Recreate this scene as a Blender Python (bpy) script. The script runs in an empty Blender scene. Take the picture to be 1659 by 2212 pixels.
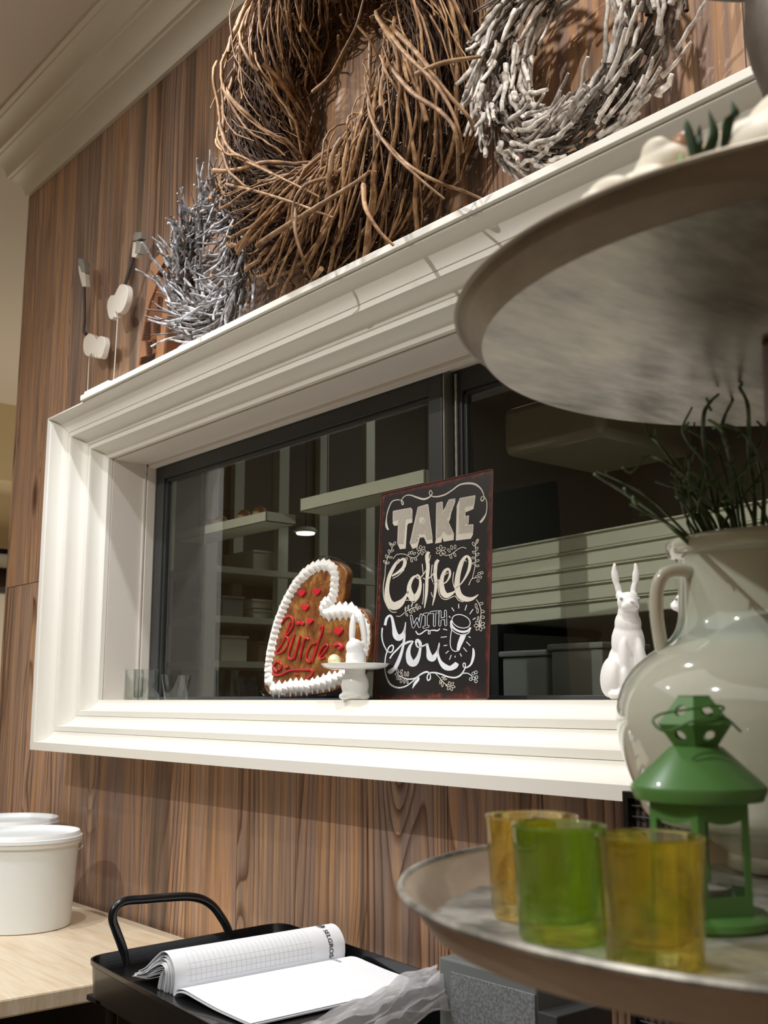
import bpy, bmesh, math, random
import numpy as np
from mathutils import Vector, Matrix, Quaternion

# ------------------------------------------------------------------ camera, world, lights, exposure
SC = bpy.context.scene
COL = SC.collection
IW, IH = 1659, 2212
FPX = 2340.0
PITCH = math.atan(406 / FPX)
YAW = math.radians(39.96)
CAM = Vector((0, -1.3, 0))
VF = Vector((-math.cos(YAW) * math.cos(PITCH), math.sin(YAW) * math.cos(PITCH), math.sin(PITCH)))
VR = Vector((math.sin(YAW), math.cos(YAW), 0))
VU = VR.cross(VF)
cd = bpy.data.cameras.new('camera')
cam = bpy.data.objects.new('camera', cd)
COL.objects.link(cam)
cam.matrix_world = Matrix((( VR.x, VU.x, -VF.x, CAM.x), (VR.y, VU.y, -VF.y, CAM.y), (VR.z, VU.z, -VF.z, CAM.z), (0, 0, 0, 1)))
cd.sensor_fit = 'HORIZONTAL'
cd.sensor_width = 36
cd.lens = FPX / IW * 36
cd.clip_start = 0.02
cd.dof.use_dof = True
cd.dof.focus_distance = 1.95
cd.dof.aperture_fstop = 12
SC.camera = cam

w = bpy.data.worlds.new('world')
SC.world = w
w.use_nodes = True
w.node_tree.nodes['Background'].inputs[0].default_value = (1.0, 0.95, 0.88, 1)
w.node_tree.nodes['Background'].inputs[1].default_value = 0.05

SC.view_settings.view_transform = 'Standard'
SC.view_settings.look = 'None'
SC.view_settings.exposure = 0.0
SC.view_settings.gamma = 1.0
SC.view_settings.use_curve_mapping = False

CEIL = 1.84
FLOOR = -1.45

def spot(loc, target, power, color, size=100, blend=0.6, r=0.02):
    l = bpy.data.lights.new('ceiling_spot', 'SPOT')
    l.energy = power
    l.color = color
    l.spot_size = math.radians(size)
    l.spot_blend = blend
    l.shadow_soft_size = r
    o = bpy.data.objects.new('ceiling_spot', l)
    COL.objects.link(o)
    o.location = loc
    d = Vector(target) - Vector(loc)
    o.rotation_euler = d.to_track_quat('-Z', 'Y').to_euler()
    return o

def area(loc, target, power, color, sx, sy):
    l = bpy.data.lights.new('soft_fill_light', 'AREA')
    l.shape = 'RECTANGLE'
    l.size = sx
    l.size_y = sy
    l.energy = power
    l.color = color
    o = bpy.data.objects.new('soft_fill_light', l)
    COL.objects.link(o)
    o.location = loc
    d = Vector(target) - Vector(loc)
    o.rotation_euler = d.to_track_quat('-Z', 'Y').to_euler()
    return o

WARM = (1.0, 0.90, 0.76)
COOL = (0.93, 0.96, 1.0)
# downlights close to the wood wall (steep light), then a row farther out in the room
NEUT = (1.0, 0.975, 0.935)
spot((-1.95, -0.60, CEIL - 0.02), (-1.9, -0.10, -0.4), 52, COOL, 92, 0.35)
spot((-0.55, -0.62, CEIL - 0.02), (-0.7, -0.05, -0.2), 56, NEUT, 92, 0.35)
spot((-1.35, -2.75, CEIL - 0.02), (-1.6, 0.0, -0.55), 125, NEUT, 95, 0.7)
spot((-3.3, -1.9, CEIL - 0.02), (-2.3, 0.0, -0.8), 34, NEUT, 80, 0.7)
spot((-2.3, -1.0, CEIL - 0.02), (-2.2, -0.30, -0.6), 62, COOL, 66, 0.4)
area((-1.4, -2.6, CEIL - 0.03), (-1.4, -2.6, 0), 46, NEUT, 5.0, 3.2)  # added wide soft fill for the closed room, no fixture behind it
area((-5.6, 1.2, -.6), (-5.6, 1.2, 3), 26, (1.0, .88, .68), 1.6, 2.2)  # added unseen fill facing up, warms the ceiling past the timber wall
area((-2.3, 1.6, 1.28), (-2.3, 1.6, 0), 3.4, (.98, 1, .95), 0.9, 0.9)  # added fill that dimly lights the back room objects

# ------------------------------------------------------------------ helpers
def ray(px, py):
    return VF + VR * ((px - 829.5) / FPX) + VU * ((1106 - py) / FPX)

def hY(px, py, y):
    d = ray(px, py)
    return CAM + d * ((y - CAM.y) / d.y)

def hZ(px, py, z):
    d = ray(px, py)
    return CAM + d * ((z - CAM.z) / d.z)

def hD(px, py, dep):
    return CAM + ray(px, py) * dep

def hP(px, py, o, n):
    d = ray(px, py)
    return CAM + d * ((o - CAM).dot(n) / d.dot(n))

class M:
    def __init__(s):
        s.v = []
        s.f = []
    def add(s, vs, fs):
        b = len(s.v)
        s.v += [Vector(p) for p in vs]
        s.f += [tuple(i + b for i in q) for q in fs]
        return s
    def box(s, x0, x1, y0, y1, z0, z1):
        return s.add([(x0, y0, z0), (x1, y0, z0), (x1, y1, z0), (x0, y1, z0), (x0, y0, z1), (x1, y0, z1), (x1, y1, z1), (x0, y1, z1)],
                     [(0, 3, 2, 1), (4, 5, 6, 7), (0, 1, 5, 4), (1, 2, 6, 5), (2, 3, 7, 6), (3, 0, 4, 7)])
    def boxm(s, mat, sx, sy, sz):
        t = M().box(-sx / 2, sx / 2, -sy / 2, sy / 2, -sz / 2, sz / 2)
        return s.add([mat @ p for p in t.v], t.f)
    def tube(s, pts, rad, n=8, cap=True, flat=1.0):
        pts = [Vector(p) for p in pts]
        k = len(pts)
        if not hasattr(rad, '__len__'):
            rad = [rad] * k
        vs, fs = [], []
        t0 = (pts[1] - pts[0]).normalized()
        a = Vector((0, 0, 1)) if abs(t0.z) < .9 else Vector((1, 0, 0))
        nrm = t0.cross(a).normalized()
        for i in range(k):
            t = (pts[min(i + 1, k - 1)] - pts[max(i - 1, 0)])
            t = t.normalized() if t.length > 1e-9 else t0
            nrm = (nrm - t * nrm.dot(t))
            nrm = nrm.normalized() if nrm.length > 1e-6 else t.orthogonal().normalized()
            bi = t.cross(nrm)
            for j in range(n):
                an = 2 * math.pi * j / n
                vs.append(pts[i] + (nrm * math.cos(an) + bi * math.sin(an) * flat) * rad[i])
        for i in range(k - 1):
            for j in range(n):
                fs.append((i * n + j, i * n + (j + 1) % n, (i + 1) * n + (j + 1) % n, (i + 1) * n + j))
        if cap:
            fs.append(tuple(range(n - 1, -1, -1)))
            fs.append(tuple((k - 1) * n + j for j in range(n)))
        return s.add(vs, fs)
    def lathe(s, prof, c, n=48, a0=0.0, closed=False):
        c = Vector(c)
        k = len(prof)
        vs = [(c.x + r * math.cos(a0 + 2 * math.pi * j / n), c.y + r * math.sin(a0 + 2 * math.pi * j / n), c.z + z) for r, z in prof for j in range(n)]
        fs = []
        for i in range(k if closed else k - 1):
            i2 = (i + 1) % k
            for j in range(n):
                fs.append((i * n + j, i * n + (j + 1) % n, i2 * n + (j + 1) % n, i2 * n + j))
        if not closed:
            if prof[0][0] > 1e-6: fs.append(tuple(range(n - 1, -1, -1)))
            if prof[-1][0] > 1e-6: fs.append(tuple((k - 1) * n + j for j in range(n)))
        return s.add(vs, fs)
    def prism(s, poly, vec):
        n = len(poly)
        poly = [Vector(p) for p in poly]
        vec = Vector(vec)
        return s.add(poly + [p + vec for p in poly], [tuple(range(n)), tuple(range(2 * n - 1, n - 1, -1))] + [(i, i + n, (i + 1) % n + n, (i + 1) % n) for i in range(n)])
    def grid(s, fn, nu, nv, cu=False):
        vs = [fn(i / nu, j / nv) for j in range(nv + 1) for i in range(nu + 1)]
        fs = [(j * (nu + 1) + i, j * (nu + 1) + i + 1, (j + 1) * (nu + 1) + i + 1, (j + 1) * (nu + 1) + i) for j in range(nv) for i in range(nu)]
        return s.add(vs, fs)

def catmull(pts, k=6):
    P = [Vector(p) for p in pts]
    if len(P) < 3:
        return [P[0].lerp(P[-1], i / k) for i in range(k + 1)]
    Q = [P[0] * 2 - P[1]] + P + [P[-1] * 2 - P[-2]]
    out = []
    for i in range(1, len(Q) - 2):
        a, b, c, d = Q[i - 1:i + 3]
        for j in range(k):
            t = j / k
            out.append(.5 * ((2 * b) + (c - a) * t + (2 * a - 5 * b + 4 * c - d) * t * t + (3 * b - a - 3 * c + d) * t ** 3))
    out.append(P[-1])
    return out

def tagp(o, label=None, cat=None, group=None, kind=None):
    if label: o['label'] = label
    if cat: o['category'] = cat
    if group: o['group'] = group
    if kind: o['kind'] = kind
    return o

def thing(name, loc, label=None, cat=None, group=None, kind=None):
    o = bpy.data.objects.new(name, None)
    o.empty_display_size = .05
    COL.objects.link(o)
    o.location = loc
    return tagp(o, label, cat, group, kind)

WLOC = {}
def wloc(o):
    p = Vector((0, 0, 0))
    while o is not None:
        p += Vector(o.location)
        o = o.parent
    return p

def obj(name, m, mat, parent=None, smooth=True, bevel=0, sub=0, ang=40, origin=None, kind=None, label=None, fixn=True, cat=None, group=None):
    me = bpy.data.meshes.new(name)
    if origin is None:
        if parent is not None:
            org = wloc(parent)
        else:
            c = Vector((0, 0, 0))
            mn = Vector([min(p[i] for p in m.v) for i in range(3)])
            mx = Vector([max(p[i] for p in m.v) for i in range(3)])
            org = Vector(((mn.x + mx.x) / 2, (mn.y + mx.y) / 2, mn.z))
    else:
        org = Vector(origin)
    me.from_pydata([tuple(p - org) for p in m.v], [], m.f)
    if fixn:
        bm = bmesh.new()
        bm.from_mesh(me)
        bmesh.ops.recalc_face_normals(bm, faces=bm.faces)
        bm.to_mesh(me)
        bm.free()
    if mat: me.materials.append(mat)
    o = bpy.data.objects.new(name, me)
    COL.objects.link(o)
    if parent is not None:
        o.parent = parent
        o.location = org - wloc(parent)
    else:
        o.location = org
    if smooth:
        for p in me.polygons: p.use_smooth = True
        me.set_sharp_from_angle(angle=math.radians(ang))
    if bevel:
        b = o.modifiers.new('bevel', 'BEVEL')
        b.width = bevel
        b.segments = 2
        b.limit_method = 'ANGLE'
    if sub:
        b = o.modifiers.new('sub', 'SUBSURF')
        b.levels = sub
        b.render_levels = sub
    return tagp(o, label, cat, group, kind)

def blob(name, ells, vox, mat, parent, smooth_it=6):
    """one continuous body from overlapping ellipsoids: (centre, radii, rotation matrix or None)"""
    bm = bmesh.new()
    for c, r, rot in ells:
        mt = Matrix.Translation(Vector(c)) @ (rot.to_4x4() if rot else Matrix.Identity(4)) @ Matrix.Diagonal((r[0], r[1], r[2], 1))
        bmesh.ops.create_icosphere(bm, subdivisions=3, radius=1, matrix=mt)
    me = bpy.data.meshes.new(name)
    bm.to_mesh(me)
    bm.free()
    o = bpy.data.objects.new(name, me)
    COL.objects.link(o)
    r = o.modifiers.new('r', 'REMESH')
    r.mode = 'VOXEL'
    r.voxel_size = vox
    s = o.modifiers.new('s', 'SMOOTH')
    s.iterations = smooth_it
    s.factor = .5
    dg = bpy.context.evaluated_depsgraph_get()
    me2 = bpy.data.meshes.new_from_object(o.evaluated_get(dg))
    o.modifiers.clear()
    o.data = me2
    org = wloc(parent) if parent else Vector((0, 0, 0))
    me2.transform(Matrix.Translation(-org))
    if parent: o.parent = parent
    me2.materials.clear()
    me2.materials.append(mat)
    for p in me2.polygons: p.use_smooth = True
    return o

# ------------------------------------------------------------------ materials
class NT:
    def __init__(s, name):
        s.m = bpy.data.materials.new(name)
        s.m.use_nodes = True
        s.t = s.m.node_tree
        s.p = s.t.nodes['Principled BSDF']
        s.out = s.t.nodes['Material Output']
    def n(s, typ, **k):
        x = s.t.nodes.new(typ)
        for a, b in k.items(): setattr(x, a, b)
        return x
    def l(s, a, b): s.t.links.new(a, b)
    def setin(s, x, i, v):
        if hasattr(v, 'is_linked') or isinstance(v, bpy.types.NodeSocket): s.l(v, x.inputs[i])
        else: x.inputs[i].default_value = v
    def math(s, op, a, b=0.0, c=None, clamp=False):
        x = s.n('ShaderNodeMath', operation=op)
        x.use_clamp = clamp
        s.setin(x, 0, a)
        s.setin(x, 1, b)
        if c is not None: s.setin(x, 2, c)
        return x.outputs[0]
    def vmath(s, op, a, b):
        x = s.n('ShaderNodeVectorMath', operation=op)
        s.setin(x, 0, a)
        s.setin(x, 1, b)
        return x.outputs[0]
    def coord(s, kind='Object'):
        return s.n('ShaderNodeTexCoord').outputs[kind]
    def noise(s, vec, scale=1, detail=3, rough=.5, dist=0):
        x = s.n('ShaderNodeTexNoise')
        s.l(vec, x.inputs['Vector'])
        x.inputs['Scale'].default_value = scale
        x.inputs['Detail'].default_value = detail
        x.inputs['Roughness'].default_value = rough
        x.inputs['Distortion'].default_value = dist
        return x.outputs['Fac']
    def ramp(s, f, stops, interp='LINEAR'):
        x = s.n('ShaderNodeValToRGB')
        x.color_ramp.interpolation = interp
        e = x.color_ramp.elements
        while len(e) > 1: e.remove(e[-1])
        e[0].position = stops[0][0]
        e[0].color = (*stops[0][1], 1) if len(stops[0][1]) == 3 else stops[0][1]
        for p, c in stops[1:]:
            q = e.new(p)
            q.color = (*c, 1) if len(c) == 3 else c
        s.l(f, x.inputs[0])
        return x.outputs[0]
    def mix(s, f, a, b, typ='MIX'):
        x = s.n('ShaderNodeMix', data_type='RGBA', blend_type=typ)
        s.setin(x, 0, f)
        for i, v in ((6, a), (7, b)):
            if isinstance(v, bpy.types.NodeSocket): s.l(v, x.inputs[i])
            else: x.inputs[i].default_value = (*v, 1) if len(v) == 3 else v
        return x.outputs[2]
    def bump(s, h, strength=.3, dist=.001):
        b = s.n('ShaderNodeBump')
        b.inputs['Strength'].default_value = strength
        b.inputs['Distance'].default_value = dist
        s.l(h, b.inputs['Height'])
        s.l(b.outputs[0], s.p.inputs['Normal'])
    def scaled(s, v, sc):
        x = s.n('ShaderNodeMapping')
        s.l(v, x.inputs[0])
        x.inputs['Scale'].default_value = sc
        return x.outputs[0]

def srgb(*c):
    return tuple(((x / 255) / 12.92 if x / 255 <= .04045 else ((x / 255 + .055) / 1.055) ** 2.4) for x in c)

def simple(name, col, rough=.5, metal=0, spec=.5, coat=0, nscale=0, namp=.1, bump=0, trans=0, ior=1.45, sss=0):
    t = NT(name)
    t.p.inputs['Base Color'].default_value = (*col, 1)
    t.p.inputs['Roughness'].default_value = rough
    t.p.inputs['Metallic'].default_value = metal
    t.p.inputs['Specular IOR Level'].default_value = spec
    t.p.inputs['Coat Weight'].default_value = coat
    t.p.inputs['Transmission Weight'].default_value = trans
    t.p.inputs['IOR'].default_value = ior
    if sss:
        t.p.inputs['Subsurface Weight'].default_value = sss
        t.p.inputs['Subsurface Scale'].default_value = .02
    if nscale:
        f = t.noise(t.coord(), nscale, 4, .6)
        a = tuple(max(0, x * (1 - namp)) for x in col)
        b = tuple(min(1, x * (1 + namp)) for x in col)
        t.l(t.mix(f, a, b), t.p.inputs['Base Color'])
        if bump: t.bump(f, bump)
    return t.m

def wood_panel():
    t = NT('panel_wood')
    co = t.coord()
    oi = t.n('ShaderNodeObjectInfo').outputs['Random']
    off = t.n('ShaderNodeCombineXYZ')
    t.l(t.math('MULTIPLY', oi, 37.0), off.inputs[0])
    t.l(t.math('MULTIPLY', oi, 91.0), off.inputs[1])
    t.l(t.math('MULTIPLY', oi, 53.0), off.inputs[2])
    v = t.vmath('ADD', co, off.outputs[0])
    # knots
    vo = t.n('ShaderNodeTexVoronoi')
    vo.feature = 'F1'
    vo.inputs['Scale'].default_value = 1.0
    vo.inputs['Randomness'].default_value = 1.0
    t.l(t.scaled(v, (4.2, .01, 1.5)), vo.inputs['Vector'])
    d = vo.outputs['Distance']
    has = t.math('GREATER_THAN', t.n('ShaderNodeSeparateColor').outputs[0], .5)
    sep = has.node.inputs[0].links[0].from_node
    t.l(vo.outputs['Color'], sep.inputs[0])
    kn = t.math('MULTIPLY', t.math('POWER', 2.718, t.math('MULTIPLY', t.math('MULTIPLY', d, d), -28.0)), has)
    # ring field
    fld = t.noise(t.scaled(v, (5.5, .3, .38)), 1, 1.0, .4)
    wob = t.noise(t.scaled(v, (30, 1, 7)), 1, 2, .5)
    f1 = t.math('ADD', t.math('MULTIPLY', fld, 20.0), t.math('MULTIPLY', kn, 4.5))
    f1 = t.math('ADD', f1, t.math('MULTIPLY', wob, .35))
    sx = t.n('ShaderNodeSeparateXYZ')
    t.l(v, sx.inputs[0])
    f1 = t.math('ADD', f1, t.math('MULTIPLY', sx.outputs[0], 60.0))
    fr = t.math('FRACT', f1)
    line = t.ramp(fr, [(0, (0, 0, 0)), (.5, (.05, .05, .05)), (.78, (.7, .7, .7)), (.92, (1, 1, 1)), (1, (0, 0, 0))])
    lsw = t.noise(t.scaled(v, (7, 1, .7)), 1, 2, .5)
    lstr = t.ramp(lsw, [(.38, (.14, .14, .14)), (.60, (.95, .95, .95))])
    # strips of tint
    tn = t.noise(t.scaled(v, (16, .5, .55)), 1, 2.5, .55, .25)
    tint = t.ramp(tn, [(.24, srgb(100, 90, 78)), (.36, srgb(140, 118, 102)), (.44, srgb(200, 158, 122)), (.51, srgb(158, 136, 126)),
                       (.59, srgb(206, 168, 134)), (.68, srgb(146, 124, 114)), (.8, srgb(224, 196, 164))])
    pt = t.ramp(oi, [(0, (.74, .74, .76)), (.3, (1.0, .97, .92)), (.55, (.84, .86, .88)), (.8, (1.06, 1.0, .92)), (1, (.92, .86, .82))])
    tint = t.mix(1.0, tint, pt, 'MULTIPLY')
    fib = t.noise(t.scaled(v, (330, 4, 9)), 1, 3, .6)
    fibc = t.ramp(fib, [(.3, (.84, .84, .85)), (.7, (1.10, 1.09, 1.08))])
    c = t.mix(1.0, tint, fibc, 'MULTIPLY')
    lf = t.math('MULTIPLY', line, lstr)
    c = t.mix(lf, c, srgb(92, 58, 40))
    blot = t.ramp(t.noise(t.scaled(v, (22, 1, 2.2)), 1, 3, .6), [(.6, (0, 0, 0)), (.75, (.7, .7, .7))])
    c = t.mix(blot, c, srgb(70, 62, 54))
    kc = t.ramp(kn, [(.62, (0, 0, 0)), (.86, (.8, .8, .8))])
    c = t.mix(kc, c, srgb(62, 36, 26))
    t.l(c, t.p.inputs['Base Color'])
    t.p.inputs['Roughness'].default_value = .42
    t.p.inputs['Specular IOR Level'].default_value = .4
    t.bump(t.math('ADD', fib, line), .12, .0006)
    return t.m

def bark(name, cols, scale=60, rough=.75):
    t = NT(name)
    co = t.coord()
    oi = t.n('ShaderNodeObjectInfo').outputs['Random']
    f = t.noise(co, scale, 4, .65)
    c = t.ramp(f, [(.28 + .5 * i / (len(cols) - 1), k) for i, k in enumerate(cols)])
    c = t.mix(1.0, c, t.ramp(oi, [(0, (.7, .68, .66)), (1, (1.2, 1.18, 1.14))]), 'MULTIPLY')
    t.l(c, t.p.inputs['Base Color'])
    t.p.inputs['Roughness'].default_value = rough
    t.bump(f, .5, .001)
    return t.m

def zinc(name, dark, light, rough=.38, stretch=(6, 6, 6), metal=.75):
    t = NT(name)
    co = t.coord()
    f = t.noise(t.scaled(co, stretch), 1, 5, .62, .4)
    g = t.noise(t.scaled(co, tuple(5 * x for x in stretch)), 1, 4, .6)
    c = t.ramp(t.math('ADD', t.math('MULTIPLY', f, .75), t.math('MULTIPLY', g, .25)), [(.34, dark), (.62, light)])
    t.l(c, t.p.inputs['Base Color'])
    t.p.inputs['Metallic'].default_value = metal
    t.l(t.math('ADD', t.math('MULTIPLY', f, .3), rough - .12), t.p.inputs['Roughness'])
    t.bump(g, .15, .0008)
    return t.m

MAT = {}
MAT['wood'] = wood_panel()
MAT['paint'] = simple('cream_paint', srgb(232, 226, 210), .45, nscale=9, namp=.02)
MAT['casing'] = simple('white_paint', srgb(236, 233, 224), .42, nscale=7, namp=.015)
MAT['reveal'] = simple('reveal_laminate', srgb(222, 214, 204), .5, nscale=14, namp=.03)
MAT['ceil'] = simple('ceiling_paint', srgb(226, 214, 200), .8)
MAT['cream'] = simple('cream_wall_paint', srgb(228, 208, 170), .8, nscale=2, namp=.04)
MAT['core'] = simple('dark_gap', srgb(40, 28, 20), .8)
MAT['anth'] = simple('anthracite_metal', srgb(58, 60, 60), .4, spec=.4)
MAT['black'] = simple('black_metal', srgb(14, 15, 17), .28, coat=.3)
MAT['rubber'] = simple('black_rubber', srgb(10, 10, 11), .5)
MAT['floor'] = simple('floor_tile', srgb(120, 108, 96), .5, nscale=3, namp=.1)
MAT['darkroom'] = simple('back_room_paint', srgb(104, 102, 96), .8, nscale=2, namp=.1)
MAT['ceramic'] = simple('white_ceramic', srgb(240, 240, 238), .12, coat=.5)
MAT['plaster'] = simple('white_plaster', srgb(244, 242, 240), .65, nscale=140, namp=.04, bump=.3)
MAT['plastic'] = simple('white_plastic', srgb(238, 238, 238), .35, sss=.15)
MAT['paper'] = simple('white_paper', srgb(244, 246, 250), .7)
MAT['whitewood'] = simple('white_painted_wood', srgb(226, 218, 204), .6, nscale=30, namp=.03)
MAT['greywood'] = simple('grey_painted_wood', srgb(150, 146, 136), .6, nscale=30, namp=.05)
MAT['darkgrey'] = simple('dark_grey_paint', srgb(78, 70, 70), .5)

def counter_mat():
    t = NT('beech_laminate')
    co = t.coord()
    v = t.scaled(co, (3, 26, 10))
    f = t.noise(v, 1, 5, .6, 1.2)
    g = t.noise(t.scaled(co, (9, 120, 10)), 1, 3, .6, .3)
    c = t.ramp(t.math('ADD', t.math('MULTIPLY', f, .6), t.math('MULTIPLY', g, .4)), [(.3, srgb(206, 182, 148)), (.5, srgb(226, 208, 180)), (.7, srgb(238, 226, 206))])
    t.l(c, t.p.inputs['Base Color'])
    t.p.inputs['Roughness'].default_value = .3
    return t.m
MAT['counter'] = counter_mat()
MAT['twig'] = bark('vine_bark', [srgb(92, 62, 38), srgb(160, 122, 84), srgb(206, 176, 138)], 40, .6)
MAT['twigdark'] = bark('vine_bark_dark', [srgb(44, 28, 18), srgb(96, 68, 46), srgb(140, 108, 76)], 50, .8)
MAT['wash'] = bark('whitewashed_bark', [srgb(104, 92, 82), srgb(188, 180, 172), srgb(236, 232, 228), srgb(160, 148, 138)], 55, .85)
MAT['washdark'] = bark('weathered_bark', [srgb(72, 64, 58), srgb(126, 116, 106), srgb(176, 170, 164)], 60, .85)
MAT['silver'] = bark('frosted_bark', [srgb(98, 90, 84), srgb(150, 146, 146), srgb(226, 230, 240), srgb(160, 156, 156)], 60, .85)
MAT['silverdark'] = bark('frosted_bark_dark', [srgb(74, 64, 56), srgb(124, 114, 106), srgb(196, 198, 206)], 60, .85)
MAT['zinc'] = zinc('aged_zinc', srgb(84, 82, 76), srgb(204, 200, 190), .42, (13, 13, 13), .55)
MAT['zincunder'] = zinc('brushed_zinc', srgb(112, 106, 96), srgb(196, 188, 174), .30, (16, 5, 3), .8)  # brushed streaks; their colour contrast also imitates patchy reflected light
MAT['zincrim'] = zinc('rim_zinc', srgb(178, 152, 130), srgb(208, 188, 166), .45, (5, 5, 20), .2)
MAT['zincrim2'] = zinc('grey_rim_zinc', srgb(136, 124, 108), srgb(168, 156, 138), .42, (5, 5, 20), .4)
MAT['zincdark'] = zinc('column_zinc', srgb(96, 90, 84), srgb(140, 132, 124), .4, (10, 10, 10), .7)

def glass(name, col, rough=0.0, ior=1.47):
    t = NT(name)
    t.p.inputs['Base Color'].default_value = (*col, 1)
    t.p.inputs['Roughness'].default_value = rough
    t.p.inputs['Transmission Weight'].default_value = 1
    t.p.inputs['IOR'].default_value = ior
    # let light through without caustic noise: mix with plain transparency for part of the energy
    tr = t.n('ShaderNodeBsdfTransparent')
    tr.inputs[0].default_value = (*col, 1)
    mx = t.n('ShaderNodeMixShader')
    mx.inputs[0].default_value = .58
    t.bump(t.noise(t.scaled(t.coord(), (60, 60, 14)), 1, 2, .5), .35, .002)
    t.l(t.p.outputs[0], mx.inputs[1])
    t.l(tr.outputs[0], mx.inputs[2])
    gl = t.n('ShaderNodeBsdfGlossy')
    gl.inputs['Roughness'].default_value = .03
    fr = t.n('ShaderNodeFresnel')
    fr.inputs[0].default_value = 1.45
    ge = t.n('ShaderNodeNewGeometry')
    m2 = t.n('ShaderNodeMixShader')
    t.l(t.math('MULTIPLY', fr.outputs[0], t.math('SUBTRACT', 1.0, ge.outputs['Backfacing'])), m2.inputs[0])
    t.l(mx.outputs[0], m2.inputs[1])
    t.l(gl.outputs[0], m2.inputs[2])
    t.l(m2.outputs[0], t.out.inputs[0])
    return t.m
def clear_mat():
    t = NT('clear_glass')
    fr = t.n('ShaderNodeFresnel')
    fr.inputs[0].default_value = 1.7
    ge = t.n('ShaderNodeNewGeometry')
    gl = t.n('ShaderNodeBsdfGlossy')
    gl.inputs['Roughness'].default_value = .02
    tr = t.n('ShaderNodeBsdfTransparent')
    lw = t.n('ShaderNodeLayerWeight')
    lw.inputs[0].default_value = .35
    t.l(t.ramp(lw.outputs['Facing'], [(.0, (.96, .97, .96)), (.55, (.85, .88, .87)), (1, (.18, .22, .22))]), tr.inputs[0])
    mx = t.n('ShaderNodeMixShader')
    t.l(t.math('MULTIPLY', fr.outputs[0], t.math('SUBTRACT', 1.0, ge.outputs['Backfacing'])), mx.inputs[0])
    t.l(tr.outputs[0], mx.inputs[1])
    t.l(gl.outputs[0], mx.inputs[2])
    t.l(mx.outputs[0], t.out.inputs[0])
    return t.m
MAT['clear'] = clear_mat()
MAT['yglass'] = glass('yellow_glass', srgb(250, 236, 176))
MAT['gglass'] = glass('green_glass', srgb(212, 236, 148))
MAT['aglass'] = glass('amber_green_glass', srgb(244, 232, 140))

def pane_mat():
    t = NT('window_glass')
    fr = t.n('ShaderNodeFresnel')
    fr.inputs[0].default_value = 1.9
    gl = t.n('ShaderNodeBsdfGlossy')
    gl.inputs['Roughness'].default_value = 0.0
    tr = t.n('ShaderNodeBsdfTransparent')
    tr.inputs[0].default_value = (.93, .95, .93, 1)
    mx = t.n('ShaderNodeMixShader')
    ge = t.n('ShaderNodeNewGeometry')
    t.l(t.math('MULTIPLY', fr.outputs[0], t.math('SUBTRACT', 1.0, ge.outputs['Backfacing'])), mx.inputs[0])
    t.l(tr.outputs[0], mx.inputs[1])
    t.l(gl.outputs[0], mx.inputs[2])
    t.l(mx.outputs[0], t.out.inputs[0])
    return t.m
MAT['pane'] = pane_mat()

def film_mat():
    t = NT('clear_film')
    gl = t.n('ShaderNodeBsdfGlossy')
    gl.inputs['Roughness'].default_value = .08
    tr = t.n('ShaderNodeBsdfTransparent')
    mx = t.n('ShaderNodeMixShader')
    fr = t.n('ShaderNodeFresnel')
    fr.inputs[0].default_value = 1.3
    bu = t.n('ShaderNodeBump')
    bu.inputs['Strength'].default_value = .6
    bu.inputs['Distance'].default_value = .004
    t.l(t.noise(t.coord(), 45, 3, .6, 1.0), bu.inputs['Height'])
    t.l(bu.outputs[0], gl.inputs['Normal'])
    ge = t.n('ShaderNodeNewGeometry')
    t.l(t.math('MULTIPLY', fr.outputs[0], t.math('SUBTRACT', 1.0, ge.outputs['Backfacing'])), mx.inputs[0])
    t.l(tr.outputs[0], mx.inputs[1])
    t.l(gl.outputs[0], mx.inputs[2])
    t.l(mx.outputs[0], t.out.inputs[0])
    return t.m
MAT['film'] = film_mat()

# ------------------------------------------------------------------ room shell
def slab(name, x0, x1, y0, y1, z0, z1, mat, parent=None, bevel=0):
    o = obj(name, M().box(x0, x1, y0, y1, z0, z1), mat, parent, smooth=False, bevel=bevel)
    if parent is None: o['kind'] = 'structure'
    return o
XL, XR = -3.437, 1.4
OX0, OX1, OZ1 = -2.715, -0.33, 0.655
slab('floor', -7.1, 3.0, -5.0, 3.1, FLOOR - .1, FLOOR, MAT['floor'])
slab('ceiling', -7.1, 3.0, -5.0, 3.1, CEIL, CEIL + .1, MAT['ceil'])
slab('wall_left', -7.2, -7.1, -5.0, 3.1, FLOOR, CEIL, MAT['cream'])
slab('wall_right', 3.0, 3.1, -5.0, 3.1, FLOOR, CEIL, MAT['cream'])
slab('wall_front', -7.1, 3.0, -5.1, -5.0, FLOOR, CEIL, MAT['cream'])
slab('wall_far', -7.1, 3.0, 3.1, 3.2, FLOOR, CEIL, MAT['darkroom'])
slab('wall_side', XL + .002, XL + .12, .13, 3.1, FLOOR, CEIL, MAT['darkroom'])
slab('ceiling_back_room', XL + .12, 3.0, .18, 3.1, 1.3, 1.4, MAT['darkroom'])

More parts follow.
